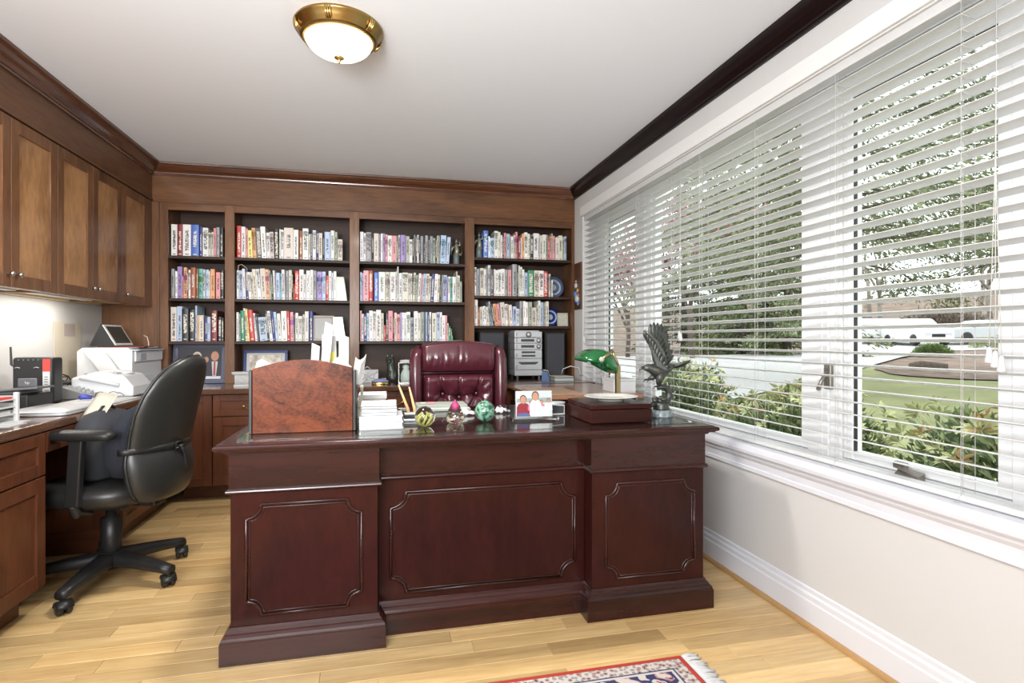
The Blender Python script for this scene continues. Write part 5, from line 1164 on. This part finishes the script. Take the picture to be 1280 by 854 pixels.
# stereo with 5 silver units
SX0, SX1, SYF = 1.095, 1.335, 4.60
t = thing('stereo_system', 'silver stacked mini stereo system between two black speakers', 'stereo', ((SX0+SX1)/2, 4.72, CT))
units = [(.03, .078), (.080, .175), (.177, .250), (.252, .305), (.307, .352), (.354, .405)]
dk = plain('stereo_display', (.05, .06, .06), .25); kn = plain('knob_ring_dark', (.12, .12, .12), .3)
for i, (z0, z1) in enumerate(units):
    m = MB(); m.box(SX0, SX1, SYF, SYF+.26, CT+z0, CT+z1); u = obj('unit', m, STEEL, t, w=1, bevel=.004, seg=2)
    if i in (1, 2, 3, 4):
        m = MB(); zc = (z0+z1)/2+CT
        if i == 1: m.prism([(SX0+.035, zc+.012), (SX0+.06, zc-.002), (SX1-.06, zc-.002), (SX1-.035, zc+.012), (SX1-.035, zc+.02), (SX0+.035, zc+.02)], 'y', SYF-.002, SYF-.0003)
        elif i == 2: m.box(SX0+.06, SX1-.06, SYF-.002, SYF-.0003, zc+.008, zc+.024); m.box(SX0+.06, SX1-.06, SYF-.002, SYF-.0003, zc-.022, zc-.006)
        else: m.box(SX0+.055, SX1-.07, SYF-.002, SYF-.0003, zc-.010, zc+.012)
        obj('display', m, dk, u, w=1)
    if i in (3, 4):
        m = MB(); m.lathe([(.020, 0), (.020, .006), (.001, .006)], 20, M=Matrix.Translation((SX1-.03, SYF-.0003, CT+(z0+z1)/2)) @ Matrix.Rotation(PI/2, 4, 'X')); m2 = MB(); m2.lathe([(.014, .0065), (.013, .014), (.001, .014)], 20, M=Matrix.Translation((SX1-.03, SYF-.0003, CT+(z0+z1)/2)) @ Matrix.Rotation(PI/2, 4, 'X'))
        obj('dial_ring', m, kn, u, w=1); obj('dial', m2, STEEL, u, w=1)
    if i == 5:
        m = MB(); m.lathe([(.024, 0), (.024, .006), (.001, .006)], 24, M=Matrix.Translation(((SX0+SX1)/2, SYF-.0003, CT+.380)) @ Matrix.Rotation(PI/2, 4, 'X')); obj('dial_ring', m, kn, u, w=1)
        m = MB(); m.lathe([(.017, .0065), (.016, .016), (.001, .016)], 24, M=Matrix.Translation(((SX0+SX1)/2, SYF-.0003, CT+.380)) @ Matrix.Rotation(PI/2, 4, 'X')); obj('dial', m, STEEL, u, w=1)
m = MB(); 
for z0, z1 in units[1:]: m.box(SX0+.01, SX1-.01, SYF+.004, SYF+.2, CT+z0-.0022, CT+z0)
for zz in (.09, .19, .262, .318, .365):
    for k in range(3): m.box(SX0+.012, SX0+.022, SYF-.0015, SYF-.0002, CT+zz+.011*k, CT+zz+.006+.011*k)
m.box(SX0+.05, SX1-.05, SYF-.0012, SYF-.0002, CT+.359, CT+.361)
obj('buttons', m, kn, t, w=1)
m = MB()
for x in (SX0+.02, SX1-.03): m.box(x, x+.015, SYF+.01, SYF+.03, CT, CT+.0295); m.box(x, x+.015, SYF+.2, SYF+.22, CT, CT+.0295)
obj('foot', m, kn, t, w=1)
m = MB(); m.box(SX0+.01, SX1-.02, SYF+.02, SYF+.23, CT+.4055, CT+.414); one('flat_case', m, PRGREY, 'thin grey case lying on top of the silver stereo', 'case', bevel=.002)
for x0, x1, z1, lab in ((.80, 1.015, .40, 'left black loudspeaker, partly behind the burgundy chair'), (1.372, 1.555, .40, 'right black loudspeaker, between silver stereo and window wall')):
    t = thing('loudspeaker', lab, 'speaker', ((x0+x1)/2, 4.74, CT), group='black loudspeakers by the stereo')
    m = MB(); m.box(x0, x1, 4.64, 4.88, CT+.001, CT+z1); obj('cabinet', m, BLACKP, t, w=1, bevel=.004)
    m = MB(); m.box(x0+.012, x1-.012, 4.625, 4.6395, CT+.012, CT+z1-.012); obj('grille', m, plain('grille_cloth', (.045, .047, .055), .8, bump=.3, bscale=500), t, w=1, bevel=.004)
t = thing('acrylic_stand', 'small blue acrylic holder right of the stereo', 'stand', (1.29, 4.36, CT))
m = MB(); m.prism([(-.03, 0), (.035, 0), (.02, .075), (-.025, .085)], 'y', -.002, .002); m.prism([(-.03, 0), (.035, 0), (.035, .004), (-.03, .004)], 'y', -.05, .002); obj('panel', m, plain('blue_acrylic', (.10, .16, .28), .2), t)
m = MB(); m.tube([(.038, -.03, .0), (.025, 0, .085), (-.02, 0, .092)], .003, 6); obj('rim', m, NICKEL, t)
t = thing('magazine_stack', 'short stack of magazines on the counter below the right speaker', 'magazines', (1.43, 4.40, CT))
for k in range(5):
    m = MB(); m.box(-.075+.004*math.sin(k*2), .085+.004*math.sin(k*3), -.10, .08, .008*k, .008*k+.0075); obj('magazine', m, [plain('magazine_teal', (.20, .30, .30), .4), PAPER, STEEL, plain('magazine_dark', (.12, .12, .13), .4), PAPERC][k], t, bevel=.001)
m = MB(); m.tube([(1.50, 4.60, CT+.01), (1.49, 4.5, CT+.09), (1.54, 4.45, CT+.115), (1.60, 4.42, CT+.10), (1.60, 4.36, CT+.04), (1.565, 4.30, CT+.06), (1.60, 4.22, CT+.045), (1.615, 4.20, CT+.004)], .0045, 8)
one('coiled_cable', m, PRGREY, 'looping grey cable on the counter by the window wall', 'cable')
# side table along the window wall between desk and counter
t = thing('side_table', 'wooden side table between the desk and back counter by window', 'table', (1.25, 3.68, 0))
m = MB(); m.box(.92, 1.60, 3.22, 4.165, .764, .786); obj('top', m, TABLEW, t, w=1, bevel=.004)
m = MB(); m.box(.96, 1.56, 3.26, 4.13, .68, .7635); obj('apron', m, MAHO, t, w=1)
for x in (.95, 1.53):
    for y_ in (3.25, 4.10):
        m = MB(); m.box(x, x+.045, y_, y_+.045, .001, .679); obj('leg', m, MAHO, t, w=1, bevel=.004)
t = thing('white_box', 'white lidded box on the side table behind the eagle statue', 'box', (1.53, 3.45, .7865))
m = MB(); m.box(-.075, .075, -.09, .09, 0, .072); obj('body', m, PRWHITE, t, bevel=.002); m = MB(); m.box(-.078, .078, -.093, .093, .0725, .086); obj('lid', m, PRWHITE, t, bevel=.002)
m = MB(); m.box(1.36, 1.58, 3.23, 3.34, .7865, .792); one('red_book', m, TABLEW, 'thin reddish board at the near corner of the side table', 'board')
m = MB(); m.box(.955, 1.24, 3.30, 3.80, .7865, .790); one('tan_folder', m, plain('tan_leather', (.45, .30, .20), .4), 'flat tan leather desk folder lying on the side table', 'folder', bevel=.001)
# plaque on the right wall
t = thing('wall_plaque', 'dark wood plaque with small painted figures on the window wall', 'plaque', (XR-.001, 4.545, 1.385))
m = MB(); m.box(-.016, 0, -.080, .080, 0, .40); obj('board', m, wood('plaque_wood', (.05, .02, .01), (.14, .06, .03), 'z'), t, bevel=.003)
m = MB()
for (y_, z, r, k) in ((.02, .24, .016, 0), (.02, .205, .024, 1), (-.02, .16, .020, 2), (.03, .13, .030, 3), (-.01, .09, .034, 1), (.04, .07, .024, 4), (-.04, .12, .016, 0), (.0, .27, .010, 4), (-.03, .05, .02, 3)): m.sphere((-.022, y_, z), r, 10, 7, m=k, sc=(.5, 1, 1))
obj('figures', m, [SKIN, PAPER, plain('figure_gold', (.50, .33, .10), .4), plain('figure_blue', (.10, .22, .50), .4), plain('figure_dark', (.05, .04, .06), .4)], t)
# ------------------------------------------------------------------ shelf decorations
def figurine(x, y, z, lab):
    t = thing('figurine', lab, 'figurine', (x, y, z), group='grey-green warrior figurines on the top shelf')
    m = MB(); m.lathe([(.030, 0), (.030, .004), (.026, .010), (.026, .075), (.030, .08), (.001, .08)], 12); obj('pedestal', m, plain('figurine_base', (.13, .16, .16), .35), t)
    FG = plain('figurine_metal', (.26, .26, .20), .35, metal=.4)
    m = MB(); m.tube([(0, 0, .08), (.006, 0, .13), (0, 0, .165), (0, 0, .185)], [.026, .020, .016, .008], 10); m.sphere((0, 0, .198), .012, 10, 7); m.lathe([(.008, .206), (.004, .216), (.001, .226)], 8)
    m.tube([(0, 0, .165), (-.03, -.01, .15), (-.042, -.01, .115)], [.009, .008, .006], 8); m.tube([(0, 0, .165), (.03, -.01, .17), (.022, -.01, .205)], [.009, .008, .006], 8)
    m.tube([(-.045, -.012, .085), (-.040, -.012, .2)], .003, 6); m.tube([(-.01, .01, .10), (.04, .01, .09), (.05, .01, .12)], [.014, .012, .004], 8)
    obj('figure', m, FG, t)
figurine(.620, 4.75, 1.76, 'small grey-green figurine at the right end of third bay top shelf')
figurine(.816, 4.75, 1.822, 'small grey-green figurine at the left end of rightmost bay top shelf')
def plate(x, y, z, r, lab, c1, tilt=12, rz=0):
    t = thing('display_plate', lab, 'plate', (x, y, z), math.radians(rz)); M = Matrix.Rotation(math.radians(90-tilt), 4, 'X') @ Matrix.Translation((0, r, 0))
    m = MB(); m.lathe([(.001, -.004), (r*.55, -.004), (r*.6, .0), (r, .012), (r, .015), (r*.6, .004), (.001, .001)], 40, M=M); obj('rim', m, c1, t)
    m = MB(); m.lathe([(.001, .0012), (r*.55, .0012), (r*.74, .008), (r*.74, .0095), (r*.55, .0025), (.001, .0025)], 40, M=M); obj('centre', m, plain('plate_pale_blue', (.45, .55, .66), .25), t)
plate(1.50, 4.80, 1.50, .098, 'dark-rimmed blue plate standing at the right end of middle shelf', plain('plate_slate_rim', (.10, .13, .22), .3))
plate(1.468, 4.79, 1.245, .085, 'cobalt blue rimmed plate standing on the right end of lower shelf', plain('plate_cobalt', (.015, .03, .18), .2))
t, M = frame_obj('small_tile_frame', 'small cream square frame at the far right of lower shelf', 1.565, 4.735, 1.245, .098, .118, .012, PAPERC, 6, plain('tile_beige', (.50, .49, .42), .5, var=.25, bscale=90))
t, M = frame_obj('picture_frame', 'taupe wooden frame with grey picture at the lower shelf of second bay', -.455, 4.72, 1.116, .165, .205, .018, plain('taupe_frame', (.30, .24, .19), .4), 5, plain('grey_picture', (.28, .28, .26), .3), rz=4)
for i, (z, w_, lab) in enumerate(((1.44, .085, 'fan-shaped pale green glass award at right end of second bay middle shelf'), (1.116, .085, 'fan-shaped pale blue glass award at right end of second bay lower shelf'))):
    m = MB(); x = -.325-.01*i; m.prism([(x-w_/2, z), (x+w_/2+.012, z), (x+w_/2-.014, z+.195), (x-w_/2-.004, z+.195)], 'y', 4.72, 4.745)
    one('glass_award', m, plain('pale_green_acrylic' if i == 0 else 'pale_blue_acrylic', (.52, .58, .47) if i == 0 else (.50, .57, .60), .15, var=.2, bscale=9), lab, 'award', bevel=.003)
m = MB(); m.box(.575, .665, 4.69, 4.80, 1.115, 1.121); m.box(.575, .581, 4.69, 4.80, 1.121, 1.16); one('green_bookend', m, plain('bookend_green', (.20, .42, .30), .4), 'small green metal bookend at the right end of third bay lower shelf', 'bookend')
t = thing('pen_charm', 'thin white bent wire leaning at left end of second bay middle shelf', 'wire', (-1.07, 4.71, 1.441))
m = MB(); m.tube([(-.015, 0, .18), (-.012, 0, .262), (.012, 0, .270), (.045, 0, .245), (.055, 0, .225)], .003, 6); m.tube([(-.015, 0, .18), (-.015, 0, 0)], .003, 6); obj('wire', m, PAPERC, t)

# ------------------------------------------------------------------ books
PAL = dict(W=('white', (.80, .79, .76)), w=('off-white', (.70, .69, .68)), C=('cream', (.62, .585, .50)), G=('grey', (.30, .31, .32)), D=('dark grey', (.10, .09, .10)), K=('black', (.020, .020, .022)),
  R=('red', (.52, .05, .045)), M=('maroon', (.20, .02, .03)), B=('blue', (.09, .17, .50)), N=('navy', (.035, .05, .20)), L=('light blue', (.42, .52, .68)), T=('teal', (.13, .45, .42)), E=('green', (.04, .22, .12)),
  S=('sage', (.36, .40, .32)), Y=('yellow', (.74, .66, .22)), O=('orange', (.70, .36, .17)), P=('pink', (.68, .28, .30)), U=('purple', (.34, .25, .52)), H=('rust brown', (.30, .09, .04)))
def book_mat():
    m, t, b = nmat('book_cover'); N = t.nodes.new; L = t.links.new
    oi = N('ShaderNodeObjectInfo'); tc = N('ShaderNodeTexCoord'); sp = N('ShaderNodeSeparateXYZ'); L(tc.outputs['Object'], sp.inputs[0])
    def mth(op, a, b_=None, c=None):
        n = N('ShaderNodeMath'); n.operation = op
        for i, q in enumerate((a, b_, c)):
            if q is None: continue
            if isinstance(q, (int, float)): n.inputs[i].default_value = q
            else: L(q, n.inputs[i])
        return n.outputs[0]
    rnd = oi.outputs['Random']; r2 = mth('FRACT', mth('MULTIPLY', rnd, 17.3)); r3 = mth('FRACT', mth('MULTIPLY', rnd, 91.7))
    # letters: noise cells stretched over the unit book (x 0..1, z 0..1)
    cb = N('ShaderNodeCombineXYZ'); L(mth('MULTIPLY', sp.outputs['X'], 4.0), cb.inputs[0]); L(mth('ADD', mth('MULTIPLY', rnd, 500), 0), cb.inputs[1]); L(mth('MULTIPLY', sp.outputs['Z'], 34.0), cb.inputs[2])
    no = N('ShaderNodeTexNoise'); no.inputs['Scale'].default_value = 1; no.inputs['Detail'].default_value = 2; L(cb.outputs[0], no.inputs['Vector'])
    letters = mth('GREATER_THAN', no.outputs['Fac'], .47)
    inx = mth('LESS_THAN', mth('ABSOLUTE', mth('SUBTRACT', sp.outputs['X'], .5)), mth('MULTIPLY_ADD', r2, .18, .16))
    z0 = mth('MULTIPLY_ADD', r3, .25, .12); z1 = mth('MULTIPLY_ADD', r2, .2, .74)
    inz = mth('MULTIPLY', mth('GREATER_THAN', sp.outputs['Z'], z0), mth('LESS_THAN', sp.outputs['Z'], z1))
    logo = mth('MULTIPLY', mth('GREATER_THAN', sp.outputs['Z'], .045), mth('LESS_THAN', sp.outputs['Z'], .075))
    logo = mth('MULTIPLY', logo, mth('LESS_THAN', mth('ABSOLUTE', mth('SUBTRACT', sp.outputs['X'], .5)), .22))
    sp2 = N('ShaderNodeSeparateXYZ'); geo = N('ShaderNodeNewGeometry')
    front = mth('LESS_THAN', sp.outputs['Y'], .06)
    txt = mth('MULTIPLY', mth('MAXIMUM', mth('MULTIPLY', letters, mth('MULTIPLY', inx, inz)), logo), front)
    lum = N('ShaderNodeRGBToBW'); L(oi.outputs['Color'], lum.inputs[0]); isl = mth('GREATER_THAN', lum.outputs[0], .22)
    tc1 = N('ShaderNodeMix'); tc1.data_type = 'RGBA'; tc1.inputs[6].default_value = (.75, .70, .58, 1); tc1.inputs[7].default_value = (.035, .03, .04, 1); L(isl, tc1.inputs[0])
    mx = N('ShaderNodeMix'); mx.data_type = 'RGBA'; L(mth('MULTIPLY', txt, .88), mx.inputs[0])
    # a contrasting band on some spines
    band = mth('MULTIPLY', mth('GREATER_THAN', r2, .66), mth('MULTIPLY', mth('GREATER_THAN', sp.outputs['Z'], mth('MULTIPLY_ADD', r3, .3, .55)), mth('LESS_THAN', sp.outputs['Z'], mth('MULTIPLY_ADD', r3, .25, .72))))
    hs = N('ShaderNodeHueSaturation'); hs.inputs['Value'].default_value = .55; hs.inputs['Saturation'].default_value = 1.6; L(oi.outputs['Color'], hs.inputs['Color']); L(mth('MULTIPLY_ADD', r3, .3, .35), hs.inputs['Hue'])
    bm_ = N('ShaderNodeMix'); bm_.data_type = 'RGBA'; L(band, bm_.inputs[0]); L(oi.outputs['Color'], bm_.inputs[6]); L(hs.outputs[0], bm_.inputs[7])
    L(bm_.outputs[2], mx.inputs[6]); L(tc1.outputs[2], mx.inputs[7]); L(mx.outputs[2], b.inputs['Base Color']); b.inputs['Roughness'].default_value = .42
    return m
BM = book_mat(); PG = plain('page_edges', (.66, .62, .52), .8)
def book_mesh(rounded):
    m = MB(); t_ = .06; n = 6 if rounded else 1
    sp_ = [(0+.5-.5*math.cos(PI*i/n), -.035*math.sin(PI*i/n)) for i in range(n+1)] if rounded else [(0, 0), (1, 0)]
    out = sp_+[(1, 1), (1-t_, 1), (1-t_, .03), (t_, .03), (t_, 1), (0, 1)]
    k = len(out); m.add([(x, y, z) for z in (0, 1) for x, y in out], [(i, (i+1) % k, k+(i+1) % k, k+i) for i in range(k)], 0, False)
    for z in (0, 1):
        o_ = 0 if z == 0 else k; ns = len(sp_)
        m.f.append([o_+i for i in range(ns)]+[o_+ns+3, o_+ns+2] if False else [o_+i for i in list(range(ns))+[ns+2, ns+3]]); m.m.append(0); m.sm.append(False)
        m.f.append([o_+ns-1, o_+ns, o_+ns+1, o_+ns+2]); m.m.append(0); m.sm.append(False)
        m.f.append([o_+0, o_+ns+3, o_+ns+4, o_+ns+5]); m.m.append(0); m.sm.append(False)
    m.box(t_, 1-t_, .031, .97, .02, .98, 1)
    return m
ob = obj('book', book_mesh(True), [BM, PG]); BK1 = ob.data; bpy.data.objects.remove(ob)
ob = obj('book', book_mesh(False), [BM, PG]); BK2 = ob.data; bpy.data.objects.remove(ob)
SH = {
 (0, 0): "W7.5:40 M7.5:40 w10:40 B10:40 N4:38 W7:37 C3.5:31 C3:32 P3.5:37 G4.5:38 K5:38",
 (0, 1): "G5:37 W3.5:34 U6.5:40 P2:28 O4.5:39 M2:37 w3:36 H7:39 H3:38 T6:38 w3.5:37 L4.5:37 W2:35 O6:38 _1.5 P6:34 K5:37",
 (0, 2): "C7.5:43 L7:44 K9:41 K7.5:40 L3:45 O2.5:33 C6:33 _1 N4:30 L4:31 M8.5:39 _1 K5:31 K3:30",
 (1, 0): "R6:40 W5:39 P3:37 Y6:35/3 O5:38/3 D6.5:38/3 W6:40/3 w4:33/2 C5.5:34/2 K6:38/1 w2:38 W4:37 C12:40 W6.5:38 _.5 H5:37 W7.5:40 C3:33 N2:38 W5:38 N3:37 C5:35 _.5 K2:30 L8:37 W5.5:39 S4:37 C6.5:28 _7",
 (1, 1): "W3:36 L5.5:36 w4:38/2 N3.5:37/2 W3.5:34/3 C3:34/3 C4.5:38/4 w5:38/4 C6.5:39/3 O5:38/3 S2:37/3 K2.5:35/3 w3:37/2 L6:34/1 T2:33 W4.5:38/1 G4.5:37 C4:38 K2:35 R2:20 R6:37 W6:39 w3.5:33 W5:38 W4.5:39 G4.5:38 U8:37 L4.5:37 R4:32 W4:38 w2.5:36 w4:38 _16",
 (1, 2): "w3:36 S2:34 E6:38/1 C3:41/4 Y2.5:40/4 R7:39/5 w2.5:35/5 G2:30/4 _1 L10:30/5 K3:39/6 W4:38/6 N3:38/5 L3.5:37/5 C4.5:35/4 W7:38/2 R4:38/2 P4:37/1 G2:34 W4:36 C5:32 _.5 S3:34 C5:38 _.5 N5.5:38 _46",
 (2, 0): "W4:37 w3:36 G7:37 K2.5:36 C6:36 G2.5:35 W2.5:36 U3:36 P3:35 W5:34 P6:34 D2:34 w2.5:35 U7:35 S4.5:34 W3.5:30 K2:36 G2:36 K2:36 W2:36 K2:36 G4:35 K2:36 G4:36 K2:36 G4:35 S3:33 K2:34 C2:36 G2:36 L7:37/-2 L4.5:35/-4 _17",
 (2, 1): "L2:36 U2:35 P6.5:38 R5.5:38 _1 B6:36 W8:37 C6:37 W7:37 C2:38 W2:44 w4.5:36 C7.5:37 C3:36 W2.5:36 C3.5:37/-2 S2.5:34/-2 W4:36/-3 P2:35/-3 L4:36/-3 C4:36/-3 C3:33/-3 N4:36/-3 W4:36/-3 C3.5:35/-2 K2:35/-2 G2.5:35/-2 L4.5:35/-2 U2:33/-2 W3:33/-1 T3:33/-1 W5:33 C2:40 W3:35 S3:27",
 (2, 2): "P2:38 W2.5:34 N3.5:34 L3:35 W4.5:38 C4:37 W6:39 C3.5:35 R2.5:20 D3:35 P5.5:38 M2:36 C3:36 P4:34 U2.5:36 W2.5:36 w3:36 W5:37 G4.5:30 w5:38 C3.5:36 G5:37 _1 L3:37 N2:37 W2.5:37 _1 C6:36 L4:37 W3:37 W4:33 P2.5:33 C2:23 E2.5:19 E2:16 _13",
 (3, 0): "_11 B6:35 W2:28 L5:26 W4.5:35 C3:34 W2:30 K2:33 P3:33 L3.5:32 G2:31 W3:29 C2.5:31 P3:35 M3:29 W2:28 O3:33 W4:35 W3:33 K4:30 W6:34 w2:34 C3.5:32 W4:33 S2.5:33 R2:31 P2.5:31 S2:35 P3:32 C4.5:30 C5:33 S2:31 L3:32 _2",
 (3, 1): "W3:36 G4:34 C4.5:35 w3:34 G2:34 w3.5:39 D4:34 W2:34 W3:33 W4:34 W4.5:35 G3.5:34 P4.5:34 _1 G6:41 K2:41 C2:40 W2.5:38 w3:35 L4:31 E8:34 C6.5:34 W6:34 R5:33 _1 C2.5:30 _1 W2:22 _20",
 (3, 2): "W4.5:33 H2.5:22 C3.5:24 w2.5:24 W3:25/4 C3:24/5 G3:25/6 L2:31/8 K2:28/8 O4:28/7 P4:28/6 C5.5:30/4 W3:28/3 O2:28/3 W4:27/3 L5:25 W3.5:22 G4.5:32 W3:32 W4:31 S4.5:31 C6:24 C2:27 W3:33 L4:31 S3:30 C4:32 _26",
}
ORD = "first second third fourth fifth sixth seventh eighth ninth tenth eleventh twelfth thirteenth fourteenth fifteenth sixteenth seventeenth eighteenth nineteenth twentieth".split()
ORD += ['twenty-'+q for q in ORD[:9]]+['thirtieth']+['thirty-'+q for q in ORD[:9]]
BAYN = ['leftmost', 'second', 'third', 'rightmost']; SHN = ['top', 'middle', 'lower']
HK = [.0060, .0062, .0065, .0067]
rb = random.Random(11)
for (bi, si), txt in SH.items():
    x0, x1 = bays[bi]; x0 += .004; x1 -= .006
    toks = []
    for q in txt.split():
        if q[0] == '_': toks.append((None, float(q[1:]), 0, 0)); continue
        c = q[0]; r_ = q[1:]; ln = 0
        if '/' in r_: r_, l_ = r_.split('/'); ln = float(l_)
        w_, h_ = r_.split(':'); toks.append((c, float(w_), float(h_), ln))
    tot = sum(q[1] for q in toks)+len(toks)*0; sc = (x1-x0-.012)/tot
    # room for leaning books is taken from the shelf's slack
    x = x0+.002; n = 0; z = shz[bi][si]+.0006; prev = 0
    for c, w_, h_, ln in toks:
        wd = w_*sc
        if c is None: x += wd; prev = 0; continue
        h = h_*HK[bi]
        if c == 'L' and False: pass
        o = bpy.data.objects.new('book', BK1 if (c in 'MRKNHEBG' or rb.random() < .3) else BK2); COL.objects.link(o)
        dep = min(.235, max(.12, h*rb.uniform(.66, .78)))
        yf = 4.694+rb.uniform(0, .016)+(.03 if ln else 0)*0
        a = math.radians(ln)
        o.scale = (wd-.0016, dep, h); o.location = (x+(0 if ln >= 0 else 0), yf, z)
        if ln > 0:      # leaning to the left: top shifted left, pivot keeps the lower-right corner down
            o.rotation_euler = (0, -a, 0); o.location = (x, yf, z)
            x += wd/math.cos(a)-wd*0
        elif ln < 0:
            o.rotation_euler = (0, -a, 0); o.location = (x, yf, z+math.sin(-a)*(wd-.0008)); x += wd/math.cos(a)
        else: x += wd
        base = PAL[c][1]; k = rb.uniform(.86, 1.10)
        o.color = (*[min(.9, q*k*rb.uniform(.96, 1.04)) for q in base], 1)
        size = 'thin' if w_ <= 2.6 else 'thick' if w_ >= 7 else 'slim' if w_ < 4.5 else 'medium'
        tall = 'short ' if h_ < 30 else ''
        tag(o, '%s %s%s book, %s from the left on the %s shelf of %s bay' % (size, tall, PAL[c][0], ORD[n], SHN[si], BAYN[bi]), 'book', 'books on the %s shelf of the %s bay' % (SHN[si], BAYN[bi]))
        n += 1
# ------------------------------------------------------------------ rug
RX1, RY1, RX0, RY0 = 1.035, 1.802, -.55, .75
t = thing('persian_rug', 'red bordered oriental rug with navy field and white fringe on the oak floor', 'rug', ((RX0+RX1)/2, (RY0+RY1)/2, .0005))
m, tr, bs = nmat('rug_wool'); N = tr.nodes.new; L = tr.links.new
tc = N('ShaderNodeTexCoord'); sp = N('ShaderNodeSeparateXYZ'); L(tc.outputs['Object'], sp.inputs[0])
def mt(op, a, b_=None):
    n = N('ShaderNodeMath'); n.operation = op
    for i, q in enumerate((a, b_)):
        if q is None: continue
        if isinstance(q, (int, float)): n.inputs[i].default_value = q
        else: L(q, n.inputs[i])
    return n.outputs[0]
hx, hy = (RX1-RX0)/2, (RY1-RY0)/2
dx_ = mt('SUBTRACT', hx, mt('ABSOLUTE', sp.outputs['X'])); dy_ = mt('SUBTRACT', hy, mt('ABSOLUTE', sp.outputs['Y'])); dd = mt('MINIMUM', dx_, dy_)
vo = N('ShaderNodeTexVoronoi'); vo.inputs['Scale'].default_value = 26; L(tc.outputs['Object'], vo.inputs['Vector'])
vo2 = N('ShaderNodeTexVoronoi'); vo2.inputs['Scale'].default_value = 60; vo2.feature = 'F1'; L(tc.outputs['Object'], vo2.inputs['Vector'])
nz = N('ShaderNodeTexNoise'); nz.inputs['Scale'].default_value = 16; nz.inputs['Detail'].default_value = 2; L(tc.outputs['Object'], nz.inputs['Vector'])
def ramp(inp, els, const=True):
    r = N('ShaderNodeValToRGB'); r.color_ramp.interpolation = 'CONSTANT' if const else 'LINEAR'
    while len(r.color_ramp.elements) < len(els): r.color_ramp.elements.new(.5)
    for e, (p, c) in zip(r.color_ramp.elements, els): e.position = p; e.color = (*c, 1)
    L(inp, r.inputs[0]); return r.outputs[0]
RD, NV, CR, PK = (.36, .035, .02), (.025, .03, .10), (.50, .46, .42), (.42, .20, .17)
bord = ramp(vo2.outputs['Distance'], [(0, (.06, .03, .06)), (.22, PK), (.38, (.20, .24, .22)), (.5, CR)])
field = ramp(nz.outputs['Fac'], [(0, CR), (.40, PK), (.44, NV), (.55, NV), (.58, CR), (.66, RD), (.7, CR)])
def mixc(f, a, b_):
    n = N('ShaderNodeMix'); n.data_type = 'RGBA'; L(f, n.inputs[0])
    for i, q in ((6, a), (7, b_)):
        if isinstance(q, tuple): n.inputs[i].default_value = (*q, 1)
        else: L(q, n.inputs[i])
    return n.outputs[2]
c = mixc(mt('GREATER_THAN', dd, .020), RD, bord); c = mixc(mt('GREATER_THAN', dd, .066), c, NV); c = mixc(mt('GREATER_THAN', dd, .072), c, CR); c = mixc(mt('GREATER_THAN', dd, .082), c, field)
L(c, bs.inputs['Base Color']); bs.inputs['Roughness'].default_value = .95
mb = MB(); mb.box(RX0, RX1, RY0, RY1, .0007, .008); obj('pile', mb, m, t, w=1, bevel=.003)
mb = MB(); rf = random.Random(8)
for sx, xe in ((1, RX1), (-1, RX0)):
    y_ = RY0
    while y_ < RY1:
        L_ = .062+rf.uniform(-.008, .01); a = rf.uniform(-.5, .5)*.022; w2 = .0022
        P = [(xe, y_, .005), (xe+sx*L_*.35, y_+a*.3, .009), (xe+sx*L_*.7, y_+a*.8, .006), (xe+sx*L_, y_+a*1.4, .0025)]
        mb.tube(P, [.0024, .0026, .0024, .0015], 4); y_ += .0038
o = obj('fringe', mb, PAPER, t, w=1); o['kind'] = 'stuff'
